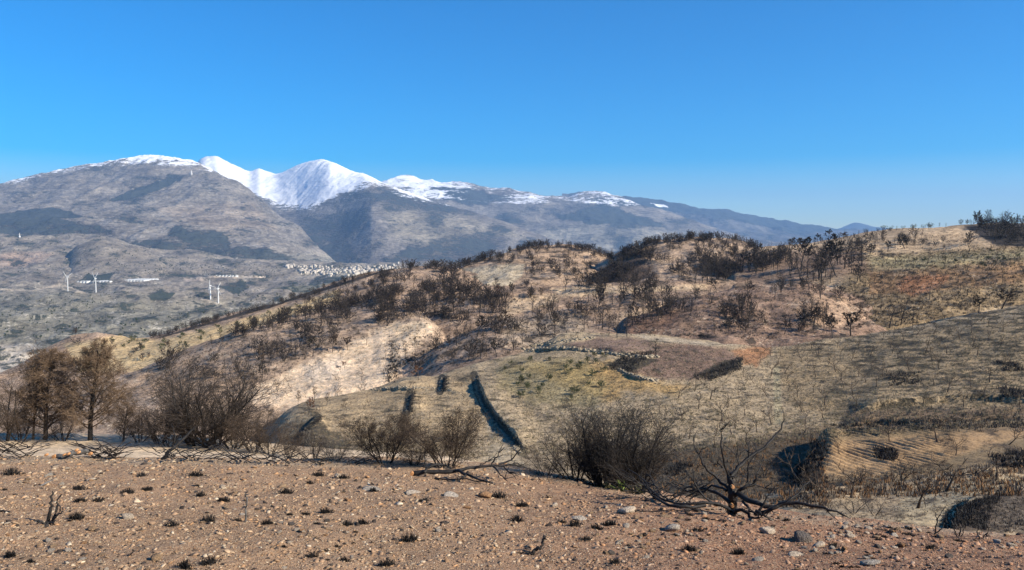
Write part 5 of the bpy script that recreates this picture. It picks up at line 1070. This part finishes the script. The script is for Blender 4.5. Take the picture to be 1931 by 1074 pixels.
wood('fallen_stick', (1230, 964), gD(1230, 966), [([(1195, 964, 0), (1230, 964, 0), (1290, 964, -.05), (1330, 963, -.1)], 1.4, 1.0)], (M_char, M_char), 'long thin black stick on the ground left of the uprooted tree', 'stick')
wood('burnt_sapling', (1755, 1005), gD(1755, 1006), [([(1762, 1008, 0), (1768, 985, 0), (1775, 965, 0), (1782, 955, 0)], 1.6, .8), ([(1760, 1008, 0), (1775, 995, 0), (1785, 978, 0)], 1.8, .8), ([(1768, 985, 0), (1765, 970, 0), (1770, 960, 0)], 1.2, .6)], (M_char, M_chart), 'burnt sapling of curved stems on the rim at right, nearest the cream bank', 'sapling', split=3)
wood('burnt_sapling', (1808, 1010), gD(1808, 1012), [([(1808, 1013, 0), (1812, 998, 0), (1810, 990, 0)], 1.8, .9), ([(1806, 1013, 0), (1800, 1000, 0), (1798, 994, 0)], 1.6, .8), ([(1810, 1013, 0), (1816, 1002, 0), (1814, 992, 0)], 1.5, .8)], (M_char, M_chart), 'low burnt sapling between two taller ones on the rim at right', 'sapling', split=3)
wood('burnt_sapling', (1852, 1016), gD(1852, 1016), [([(1848, 1017, 0), (1843, 1005, 0), (1845, 992, 0), (1840, 975, 0)], 1.6, .8), ([(1854, 1017, 0), (1862, 1000, 0), (1858, 980, 0), (1864, 965, 0)], 1.6, .8)], (M_char, M_chart), 'pair of thin burnt stems on the rim near the right edge', 'sapling', split=2)

# dwarf palms
def palm(x, y, hpx, D, label, mat_, seed):
    Rr = np.random.default_rng(seed); q = P(x, y, D); p = hit(x, max(y, cur(FGC, x) + 5)); q = p; D = p.y; s = hpx * D / F; n = 46
    az = Rr.uniform(0, 6.28, n); el = Rr.uniform(.25, 1.5, n); Dd = np.stack([np.cos(az) * np.cos(el), np.sin(az) * np.cos(el), np.sin(el)], 1)
    V, Fq = blades(np.zeros((n, 3)) + Dd * .05, Dd, Rr.uniform(.7, 1, n), .045, Rr); e = link('dwarf_palm', None); e.location = (q[0], q[1], max(q[2], p.z)); e.scale = (s, s, s)
    link('leaf_rosette', make_mesh('leaf_rosette', V, Fq, mat_), e); v2, f2 = tubes([(np.array([(0, 0, -.5), (0, 0, 0), (0, 0, .12)]), np.array([.07, .06, .02]))], 6); link('stem', make_mesh('palm_stem', v2, f2, M_bark), e)
    e['label'] = label; e['category'] = 'plant'
M_yel = simple('yellowed_leaves', (.36, .30, .13), .8, .35, 3); M_lime = simple('lime_leaves', (.20, .27, .07), .6, .3, 3)
palm(1172, 908, 24, 14.5, 'bright green dwarf palm at the foot of the great black bush', M_lime, 1)
palm(1146, 912, 14, 14.3, 'withered yellow dwarf palm left of the bright green one', M_yel, 2)
palm(1128, 910, 10, 14.3, 'smallest withered dwarf palm at the foot of the great black bush', M_yel, 3)
palm(1205, 922, 22, 14.2, 'dull green dwarf palm right of the bright green one', M_gdark, 4)

# ------------------------------------------------------------------ stones and burnt tufts on the foreground
ga, gb = SHEETS['stony_ground']; GV = TV[-1]; GF = TF[-1] - ga
GB = BVHTree.FromPolygons(GV.tolist(), GF.tolist())
def ghit(x, y): return GB.ray_cast(Vector((0, 0, 0)), Vector(P(x, y, 1.)).normalized(), 60)
def stonemat(name, colr, var=.35):
    m = simple(name, colr, .85, var, 5, .05, 9); return m
M_s = [stonemat('pale_stone', (.60, .49, .37)), stonemat('tan_stone', (.38, .26, .16)), stonemat('grey_stone', (.44, .38, .31)), stonemat('dark_stone', (.13, .11, .095)), stonemat('orange_stone', (.42, .24, .125))]
import bmesh
def rock_mesh(seed, sub=2, flat=.55):
    Rr = np.random.default_rng(seed); bm = bmesh.new(); bmesh.ops.create_icosphere(bm, subdivisions=sub, radius=1)
    pl = [(unit(Rr.normal(size=3)), Rr.uniform(.45, .85)) for _ in range(9)]
    V = np.array([v.co[:] for v in bm.verts])
    for n_, d_ in pl:
        t = V @ n_ - d_; V = V - np.where(t > 0, t, 0)[:, None] * n_
    V = V * (1, Rr.uniform(.6, .9), flat) + Rr.normal(0, .015, V.shape)
    Fq = np.array([[v.index for v in f.verts] for f in bm.faces]); bm.free(); return V / np.abs(V[:, 0]).max(), Fq
ROCKS = [rock_mesh(s_, 2, f_) for s_, f_ in ((1, .5), (2, .6), (3, .35), (4, .7), (5, .45), (6, .3))]
_rm = {}
def rock(x, y, wpx, hf, vi, mi, label, group=None, rot=None, name='stone'):
    h = ghit(x, y)
    if h[0] is None: return
    p = h[0]; s = wpx / 2 * p.y / F; k = (vi, mi)
    if k not in _rm: _rm[k] = make_mesh('stone', ROCKS[vi][0], ROCKS[vi][1], M_s[mi])
    o = link(name, _rm[k]); o.location = (p.x, p.y, p.z + s * hf * .25); o.scale = (s, s, s * hf); o.rotation_euler = (R.normal(0, .2), R.normal(0, .2), R.uniform(0, 6) if rot is None else rot)
    o['label'] = label; o['category'] = 'stone'
    if group: o['group'] = group
for a in [(240, 977, 30, 1.0, 0, 0, 'pale angular stone right of the burnt stump with three stems'), (173, 1000, 22, 1.1, 1, 1, 'rounded tan stone below the pale angular one at left'),
    (172, 905, 22, .7, 2, 0, 'flat pale stone near the pale track at upper left'), (292, 1056, 24, 1.3, 3, 1, 'upright tan stone at the tip of the long burnt tuft'),
    (915, 937, 28, .9, 4, 4, 'flat pinkish brick-like stone below the end of the fallen trunk'), (655, 944, 18, .8, 1, 4, 'small orange stone left of the chalky patch'),
    (880, 958, 20, .7, 0, 4, 'pinkish stone lower left of the brick-like one'), (636, 900, 18, 1.2, 1, 0, 'small pale stone beside a tuft left of the fallen trunk'),
    (1445, 1004, 34, 1.0, 0, 0, 'pale pointed stone at the left of the rocky row below the uprooted tree'), (1510, 1020, 44, 1.1, 3, 3, 'dark rough boulder in the rocky row below the uprooted tree'),
    (1546, 1030, 30, .8, 1, 0, 'pale slab against the right end of the dark boulder'), (1600, 1006, 16, 1.1, 0, 0, 'white pointed stone standing out right of the rocky row'),
    (1583, 1006, 14, 1.1, 1, 1, 'rounded tan stone just left of the white pointed one'), (1686, 1010, 20, .8, 2, 2, 'grey flat stone on the rim below the cream terrace'),
    (1180, 966, 40, .8, 0, 0, 'large chalky outcrop stone, highest of the three in the centre right'), (1092, 980, 34, .7, 2, 2, 'low grey outcrop stone left of the large chalky one'),
    (1268, 1000, 32, .9, 4, 2, 'chalky outcrop stone lowest of the three in the centre right'), (1256, 975, 26, .6, 2, 1, 'flat brownish slab between the chalky outcrops'),
    (1045, 955, 18, 1.1, 0, 0, 'small white stone upper left of the chalky outcrops'), (1036, 938, 20, .7, 2, 1, 'flat pale stone above the small white stone'),
    (1142, 958, 14, 1.2, 1, 0, 'small white stone touching the large chalky outcrop'), (962, 965, 10, 1, 1, 0, 'little white pebble right of the brick-like stone'),
    (1430, 1056, 26, .8, 2, 2, 'grey slab near the bottom edge at right'), (1640, 1062, 40, .6, 5, 2, 'broad grey slab partly buried at the bottom right'),
    (1500, 1048, 30, .6, 5, 0, 'cracked pale slab below the dark boulder'), (1880, 1024, 22, 1.0, 0, 2, 'bluish grey pointed stone on the rim at the right edge'), (1905, 1030, 22, .8, 4, 2, 'grey stone rightmost on the rim'),
    (1790, 1052, 22, .8, 3, 3, 'small dark rock near the bottom right'), (700, 926, 40, .35, 5, 2, 'chalky crumbled patch of stone left of centre'), (780, 930, 34, .35, 5, 0, 'second chalky crumbled patch below the fallen trunk'),
    (850, 935, 30, .35, 5, 2, 'third chalky crumbled patch left of the brick-like stone'), (80, 915, 40, .3, 5, 2, 'greyish crumbled patch near the left edge'), (375, 915, 20, .6, 2, 1, 'flat tan stone below the dark bush'), (420, 917, 14, .8, 1, 0, 'little pale stone beside the flat tan one')]:
    rock(*a, rot=0 if a[2] > 25 else None)
gx = [(0, 1000), (1000, 1931)]
CLU = [(R.uniform(0, 1931), R.uniform(0, 1)) for _ in range(26)]
for i in range(210):
    cx_, cy_ = CLU[int(R.integers(0, 26))]; x = cx_ + R.normal(0, 45); y = cur(FGC, x) + 4 + min(1, abs(cy_ + R.normal(0, .09))) * (1074 - cur(FGC, x) - 4); rgt = x > 950
    mi = int(R.choice([0, 1, 2, 3, 4], p=[.3, .25, .25, .1, .1])); wpx = R.uniform(8, 17)
    cn = ('pale', 'tan', 'grey', 'dark', 'orange')[mi]; zone = ('reddish ground at right' if rgt else 'brown ground at left')
    rock(x, y, wpx, R.uniform(.6, 1.2), int(R.integers(0, 6)), mi, f'small {cn} loose stone lying among the gravel on the {zone}', f'{cn} stones on the {zone}')
# gravel
cube = np.array([(-1, -1, -1), (1, -1, -1), (1, 1, -1), (-1, 1, -1), (-1, -1, 1), (1, -1, 1), (1, 1, 1), (-1, 1, 1)], float)
cf = np.array([(0, 3, 2, 1), (4, 5, 6, 7), (0, 1, 5, 4), (1, 2, 6, 5), (2, 3, 7, 6), (3, 0, 4, 7)])
def gravel(n):
    X = []; 
    while len(X) < n:
        x = R.uniform(-60, 1990, 4000); y = R.uniform(858, 1110, 4000); k = y > scur(FGC, x) - 18
        for a, b_ in zip(x[k], y[k]): X.append((a, b_))
    X = X[:n]; Pp, Nn = [], []
    qa = np.array(X); gd = fbm(qa[:, 0] / 130, qa[:, 1] / 45, 3, .5, 77) + .6 * fbm(qa[:, 0] / 30, qa[:, 1] / 12, 2, .5, 78); kk = R.uniform(-1.1, .35, len(qa)) < gd; X = [tuple(v) for v in qa[kk]]
    for a, b_ in X:
        h = ghit(a, b_)
        if h[0] is not None and h[0].y < 15: Pp.append(h[0][:])
    Pp = np.array(Pp); m = len(Pp); wpx = np.minimum(1.35 + R.pareto(2.3, m) * 1.5, 14); s = wpx / 2 * Pp[:, 1] / F
    V = cube[None] * R.uniform(.55, 1.0, (m, 8, 3)); V[:, 4:, :2] *= R.uniform(.35, .9, (m, 1, 1)); V = V * np.stack([np.ones(m), R.uniform(.5, 1, m), R.uniform(.1, .32, m)], 1)[:, None]
    a = R.uniform(0, 6.28, m); ti = R.normal(0, .3, (m, 2)); ca, sa = np.cos(a)[:, None], np.sin(a)[:, None]
    x, y, z = V[..., 0], V[..., 1], V[..., 2]; z = z + x * ti[:, :1] + y * ti[:, 1:]; V = np.stack([x * ca - y * sa, x * sa + y * ca, z], 2) * s[:, None, None] + Pp[:, None] + np.array([0, 0, 1]) * (s * .12)[:, None, None]
    pal = np.array([(.35, .245, .155), (.30, .195, .12), (.39, .305, .21), (.27, .17, .10), (.22, .165, .115), (.05, .038, .03), (.36, .21, .11), (.44, .36, .26)]); ci = R.choice(8, m, p=[.24, .2, .11, .14, .07, .13, .07, .04])
    px_, _ = pix(Pp[:, 0], Pp[:, 1], Pp[:, 2]); rr = sstep(800, 1500, px_)[:, None]; col = pal[ci] * R.uniform(.75, 1.2, (m, 1)) * (1 - rr * np.array((.12, .24, .24)))
    Fq = (cf[None] + (np.arange(m) * 8)[:, None, None]).reshape(-1, 4)
    mm, t, b = mat('gravel'); at = nd(t, 'ShaderNodeAttribute', attribute_name='Col'); t.links.new(at.outputs['Color'], b.inputs['Base Color'])
    link('gravel', make_mesh('gravel', V.reshape(-1, 3), Fq, mm, False, np.repeat(col, 8, 0)), kind='stuff', label='loose angular gravel and chips of stone on the foreground')
gravel(165000)
# burnt tufts
TU = []
for i in range(8):
    Rr = np.random.default_rng(900 + i); n = 90 + 10 * i; C = np.stack([Rr.normal(0, .34, n), Rr.normal(0, .22, n), np.full(n, -.03)], 1)
    Dd = np.stack([Rr.normal(0, .3, n) + C[:, 0] * .5, Rr.normal(0, .3, n), np.full(n, 1.)], 1); v, f = blades(C, Dd, Rr.uniform(.3, .85, n) * (1 - .5 * np.minimum(1, abs(C[:, 0]))), .045, Rr)
    TU.append(make_mesh('burnt_tuft', v, f, M_char))
def tuftat(x, y, wpx, label, hf=1.0, group=None):
    h = ghit(x, y)
    if h[0] is None: return
    p = h[0]; s = wpx / 2 * p.y / F; o = link('burnt_grass_tuft', TU[int(R.integers(0, 8))]); o.location = p; o.scale = (s * 1.1, s, s * hf); o.rotation_euler = (0, 0, R.normal(0, .3)); o['label'] = label; o['category'] = 'grass tuft'
    if group: o['group'] = group
for x, y, wd, lab in [(148, 924, 32, 'black tuft above the burnt stump with three stems'), (277, 924, 26, 'upright black tuft, right of a close pair at left'), (240, 930, 30, 'spread black tuft, left of a close pair at left'), (152, 946, 28, 'black tuft left of two in a row above the burnt stump'), (185, 945, 28, 'black tuft right of two in a row above the burnt stump'),
    (145, 978, 36, 'black tuft right beside the burnt stump with three stems'), (380, 935, 26, 'black tuft between the flat tan stone and the stick'), (422, 945, 30, 'black tuft upper left of the single stick'), (370, 897, 34, 'black tuft under the largest dark bush'), (268, 898, 26, 'black tuft on the bare ground between pine and bush'),
    (395, 982, 36, 'long black tuft left of the single stick'), (325, 992, 34, 'thin black tuft trailing left of the long one'), (448, 982, 24, 'black tuft touching the single stick'), (503, 988, 28, 'black tuft right of the single stick'), (540, 930, 32, 'black tuft upper right of the single stick'),
    (585, 912, 22, 'small upright black tuft near the rim'), (600, 897, 28, 'black tuft on the rim left of the pale pebble'), (648, 902, 26, 'shaggy black tuft beside the pale pebble'), (615, 967, 32, 'black tuft in the middle left of the foreground'), (576, 970, 22, 'small black tuft beside the one in the middle left'),
    (655, 990, 28, 'black tuft, left half of the wide pair left of centre'), (684, 987, 30, 'black tuft, right half of the wide pair left of centre'), (770, 1020, 46, 'low wide black tuft in the centre foreground'), (395, 1062, 46, 'large dense black tuft at the bottom left'), (350, 1070, 44, 'tuft trailing left from the large dense one at the bottom'),
    (20, 1050, 36, 'black tuft at the lower left corner'), (58, 1060, 24, 'small spiky black tuft near the lower left corner'), (20, 895, 42, 'dark tuft at the left edge below the track'), (590, 1050, 34, 'thin black tuft near the bottom left of centre'), (730, 1066, 40, 'black tuft at the bottom centre'), (650, 1058, 26, 'wispy tuft left of the bottom centre one'),
    (940, 938, 40, 'dark tuft behind the brick-like stone'), (800, 945, 24, 'dark tuft at the right of the chalky patches'), (985, 955, 34, 'slanting dark tuft left of the small white stone'), (975, 982, 38, 'black tuft right of centre below the slanting one'), (1085, 990, 34, 'dark tuft beneath the low grey outcrop'), (1105, 1018, 30, 'lower black tuft of the diagonal trio right of centre'),
    (1125, 998, 34, 'middle black tuft of the diagonal trio right of centre'), (1150, 990, 34, 'upper black tuft of the diagonal trio right of centre'), (1300, 1038, 38, 'spiky black tuft at the lower right of centre'), (1393, 1045, 34, 'bushy black tuft below the rocky row'), (1572, 1032, 32, 'bushy black tuft right of the dark boulder'), (1315, 1002, 30, 'thin dark tuft right of the chalky outcrops'),
    (1060, 985, 22, 'wispy dark tuft between two outcrop stones'), (705, 927, 26, 'dark tuft inside the chalky patch'), (1755, 1035, 30, 'dark tuft near the rim at right'), (1700, 1030, 26, 'small dark tuft left of the one near the rim at right'), (1160, 1062, 30, 'dark tuft near the bottom right of centre'), (8, 924, 16, 'small black tuft cut by the left edge')]:
    tuftat(x, y, wd, lab, R.uniform(.85, 1.1))
for i in range(70):
    cx_, cy_ = CLU[int(R.integers(0, 12))]; x = cx_ + 60 + R.normal(0, 40); y = cur(FGC, x) + 6 + min(1, abs(cy_ + R.normal(0, .12))) * (1070 - cur(FGC, x) - 6); tuftat(x, y, R.uniform(9, 19), 'little charred sprig of grass scattered on the stony ground', .9, 'little charred sprigs')

# ------------------------------------------------------------------ far things: turbines, village, greenhouses, masts
M_white = simple('white_paint', (.62, .62, .60), .5, .05, 1); M_wall = simple('whitewashed_wall', (.50, .45, .38), .8, .25, .2); M_roof = simple('flat_grey_roof', (.42, .37, .33), .8, .2, .2); M_dark = simple('window_dark', (.07, .07, .08), .4, .1, 1); M_plast = simple('greenhouse_plastic', (.55, .55, .52), .5, .12, .05)
def box(x0, x1, y0, y1, z0, z1):
    v = np.array([(x, y, z) for x in (x0, x1) for y in (y0, y1) for z in (z0, z1)]); f = np.array([(0, 1, 3, 2), (4, 6, 7, 5), (0, 4, 5, 1), (2, 3, 7, 6), (0, 2, 6, 4), (1, 5, 7, 3)]); return v, f
def turbine(x, yb, yh, label, angs):
    p = hit(x, yb + 1); H = (yb - yh) * p.y / F; e = link('wind_turbine', None); e.location = p; e['label'] = label; e['category'] = 'wind turbine'; e['group'] = 'wind turbines in the valley'
    v, f = tubes([(np.array([(0, 0, -10.), (0, 0, H * .5), (0, 0, H)]), np.array([2.0, 1.7, 1.2]))], 10); link('tower', make_mesh('tower', v, f, M_white, True), e)
    v, f = box(-2, 2, -5, 6, H - 1.5, H + 2.5); link('nacelle', make_mesh('nacelle', v, f, M_white), e)
    v, f = tubes([(np.array([(0, -8., H + .5), (0, -6.5, H + .5), (0, -5, H + .5)]), np.array([.5, 2, 2.2]))], 10); hb = link('hub', make_mesh('hub', v, f, M_white), e)
    for a in angs:
        a = math.radians(a); d = np.array((math.sin(a), 0, math.cos(a))); n_ = np.array((math.cos(a), 0, -math.sin(a))); c = np.array((0, -6.8, H + .5)); L = H * .5
        s = [(0, .7), (.15, 1.3), (.5, .9), (1, .35)]; V = []
        for t_, w_ in s:
            for sg, yy in ((-1, -.3), (1, -.3), (1, .3), (-1, .3)): V.append(c + d * L * t_ + n_ * w_ * sg + np.array((0, yy, 0)))
        Fq = [(4 * i + j, 4 * i + (j + 1) % 4, 4 * i + 4 + (j + 1) % 4, 4 * i + 4 + j) for i in range(3) for j in range(4)] + [(12, 13, 14, 15)]
        link('blade', make_mesh('blade', V, Fq, M_white), e)
turbine(128, 547.5, 521, 'white wind turbine on the left spur of the valley, leftmost of four', (-30, 55, 195))
turbine(181, 550, 524, 'white wind turbine second from the left, in front of the greenhouses', (-20, 30, 200))
turbine(397, 563, 538, 'white wind turbine on the green hill, left one of the close pair', (5, 100, 190))
turbine(412, 570, 543, 'white wind turbine on the green hill, right one of the close pair', (28, 150, 265))
HV = []
for k, (w_, d_, h_) in enumerate([(10, 9, 7), (14, 9, 9), (9, 9, 6), (18, 11, 10), (12, 10, 12)]):
    v1, f1 = box(-w_ / 2, w_ / 2, -d_ / 2, d_ / 2, -8, h_); v2, f2 = box(-w_ / 2 - .3, w_ / 2 + .3, -d_ / 2 - .3, d_ / 2 + .3, h_, h_ + .8); wn = [box(-w_ / 2 + 2 + i * 3.5, -w_ / 2 + 3.4 + i * 3.5, -d_ / 2 - .05, -d_ / 2 + .2, z_, z_ + 1.8) for i in range(int(w_ // 4)) for z_ in ([2] if h_ < 8 else [1.5, 5.5])]
    V, Fq = cat((v1, f1), (v2, f2), *wn); HV.append(make_mesh('village_house', V, Fq, [M_wall, M_roof, M_dark], midx=[0] * 6 + [1] * 6 + [2] * (6 * len(wn))))
def house(x, y, s, label, group):
    p = hit(x, y)
    if p is None or p.y < 1500: return
    o = link('village_house', HV[int(R.integers(0, 5))]); o.location = p; o.rotation_euler = (0, 0, R.normal(0, .5)); o.scale = (s, s, s); o['label'] = label; o['category'] = 'house'; o['group'] = group
def hs_y(x): return cur([(560, 511), (620, 513), (680, 511), (745, 505)], x)
for i in range(270):
    x = R.uniform(566, 752); c = hs_y(x); y = c + R.normal(0, 3.6); house(x, min(y, 521), R.uniform(.6, 1.15), 'white house packed in the village behind the long ridge', 'white village houses')
for i in range(26): house(R.uniform(540, 620), R.uniform(501, 506), R.uniform(.9, 1.3), 'white house strung out left above the main village', 'outlying white houses')
for i in range(9): house(R.uniform(1200, 1240), R.uniform(458, 462), 1.2, 'white house of the small hamlet on the far slope above the second hill', 'hamlet houses')
def greenhouse(x, y, wpx, dpx, label):
    p = hit(x, y); k = p.y / F; n = max(2, int(wpx * k / 14)); wd = wpx * k / n; e = link('greenhouse', None); e.location = p; e['label'] = label; e['category'] = 'greenhouse'; d_ = dpx * k
    ms = None
    for i in range(n):
        x0 = (i - n / 2) * wd; v = np.array([(0, 0, -6), (0, 0, 4), (wd / 2, 0, 6.5), (wd, 0, 4), (wd, 0, -6), (0, d_, -6), (0, d_, 4), (wd / 2, d_, 6.5), (wd, d_, 4), (wd, d_, -6)], float)
        if ms is None: ms = make_mesh('greenhouse_span', v, [(0, 1, 6, 5), (1, 2, 7, 6), (2, 3, 8, 7), (3, 4, 9, 8), (0, 4, 3, 1), (1, 3, 2, 2), (5, 6, 8, 9), (6, 7, 8, 8)][:5] + [(5, 6, 8, 9)], M_plast)
        o = link('span', ms, e); o.location = (x0, 0, 0)
greenhouse(240, 530, 66, 60, 'long white greenhouse right of the second wind turbine, the largest of the row')
greenhouse(190, 532, 38, 30, 'narrow white greenhouse behind the second wind turbine')
greenhouse(148, 532, 36, 14, 'low white greenhouse between the two left wind turbines')
greenhouse(425, 521, 44, 8, 'long thin white shed above the pair of wind turbines')
def mast(x, y, h, label, w_=5):
    p = hit(x, y); H = h * p.y / F; e = link('tower', None); e.location = p; e['label'] = label; e['category'] = 'tower'; s = w_ * p.y / F / 10
    v, f = tubes([(np.array([(0, 0, -20.), (0, 0, H * .6), (0, 0, H)]), np.array([s * 4, s * 3.5, s * 2.5]))], 8); link('shaft', make_mesh('shaft', v, f, M_white), e)
    v, f = box(-s * 6, s * 6, -s * 5, s * 5, -15, H * .35); link('base', make_mesh('tower_base', v, f, M_white), e)
mast(361, 329, 8, 'white tower standing near the top of the big left mountain', 2.5); mast(37, 447, 8, 'small white tower at the edge of the dark forest on the left', 2)
# a shallow cave mouth and scattered dark trees in the valley
D_T = [cat(*kind_tree(S_BALL, 760, needle=(2, 5, .1, .05), cs=3))]
it = []
for poly, n, h in [([(0, 560), (180, 560), (300, 590), (500, 590), (560, 560), (420, 640), (0, 640)], 260, 7), ([(420, 540), (700, 505), (640, 545), (440, 580)], 200, 9), ([(560, 503), (750, 500), (750, 512), (640, 522), (570, 520)], 260, 13), ([(0, 440), (160, 440), (420, 500), (250, 520), (0, 520)], 260, 12), ([(280, 500), (540, 500), (540, 525), (280, 520)], 220, 10), ([(90, 555), (200, 545), (240, 560), (90, 600)], 90, 8)]:
    for i in range(n):
        x, y = R.uniform(min(a[0] for a in poly), max(a[0] for a in poly)), R.uniform(min(a[1] for a in poly), max(a[1] for a in poly))
        if not inpoly(x, y, poly): continue
        p = hit(x, y)
        if p is not None and p.y > 1000: it.append((tuple(p), R.uniform(.35, 1.1) * h, 0, R.uniform(0, 6)))
scatter_stuff('valley_woods', D_T, it, M_green, label='scattered dark trees in the valley')

# ------------------------------------------------------------------ dry stone edging along the terraces
M_wallst = simple('field_stone', (.235, .195, .14), .9, .3, .8)
def stone_wall(line, n, sz, hgt, label):
    a = np.array(line, float); s_ = np.concatenate([[0], np.cumsum(np.hypot(*np.diff(a, axis=0).T))]); V = []; base = None
    for k in range(n):
        u = R.uniform(0, s_[-1]); p = hit(np.interp(u, s_, a[:, 0]) + R.normal(0, 1.5), np.interp(u, s_, a[:, 1]) + R.normal(0, 1.2))
        if p is None: continue
        base = p if base is None else base; s = sz * R.uniform(.5, 1.2); an = R.uniform(0, 3); v = cube * R.uniform(.6, 1, (8, 3)) * (s, s * .7, s * .45)
        V.append(np.stack([v[:, 0] * math.cos(an) - v[:, 1] * math.sin(an), v[:, 0] * math.sin(an) + v[:, 1] * math.cos(an), v[:, 2]], 1) + np.array(p) - np.array(base) + (0, 0, R.uniform(-.5, .5) * hgt))
    m = len(V); e = link('dry_stone_wall', None); e.location = base; e['label'] = label; e['category'] = 'stone wall'
    link('stones', make_mesh('wall_stones', np.concatenate(V), (cf[None] + (np.arange(m) * 8)[:, None, None]).reshape(-1, 4), M_wallst), e, kind='stuff')
stone_wall([(985, 660), (1060, 656), (1130, 663), (1180, 671), (1240, 673)], 520, .42, .5, 'long low stone wall edging the terrace above the green shrubs')
stone_wall([(1000, 652), (1060, 643), (1120, 636)], 260, .4, .3, 'short stone edging running up to the end of the terrace crest')
stone_wall([(1165, 696), (1195, 709), (1240, 719)], 200, .35, .4, 'curved stone edging below the black brush of the stony patch')
stone_wall([(700, 735), (760, 731), (820, 733)], 240, .32, .35, 'low stone wall of the small terraces left of the ditch')
stone_wall([(896, 712), (900, 740), (911, 766), (932, 797), (955, 825), (982, 856)], 420, .26, .1, 'pale line of stones along the left lip of the long ditch')
stone_wall([(833, 712), (831, 725), (829, 738)], 70, .3, .2, 'short pale stone edge beside the small dark cut')
stone_wall([(773, 742), (770, 760), (767, 778)], 60, .22, .1, 'thin stone edge running down the slope left of the ditch')
# ------------------------------------------------------------------ air
def haze():
    lo, hi = (-16000, -60, -1500), (26000, 30500, 1750)
    v = [(x, y, z) for x in (lo[0], hi[0]) for y in (lo[1], hi[1]) for z in (lo[2], hi[2])]
    f = [(0, 1, 3, 2), (4, 6, 7, 5), (0, 4, 5, 1), (2, 3, 7, 6), (0, 2, 6, 4), (1, 5, 7, 3)]
    m = bpy.data.materials.new('haze'); m.use_nodes = True; t = m.node_tree; t.nodes.clear()
    o = t.nodes.new('ShaderNodeOutputMaterial'); p = t.nodes.new('ShaderNodeVolumePrincipled')
    p.inputs['Color'].default_value = (.33, .58, 1.0, 1); p.inputs['Density'].default_value = HAZE_D; p.inputs['Anisotropy'].default_value = .1
    t.links.new(p.outputs[0], o.inputs['Volume'])
    link('haze', make_mesh('haze', v, f, m), kind='stuff')
HAZE_D = 4.4e-5
haze()
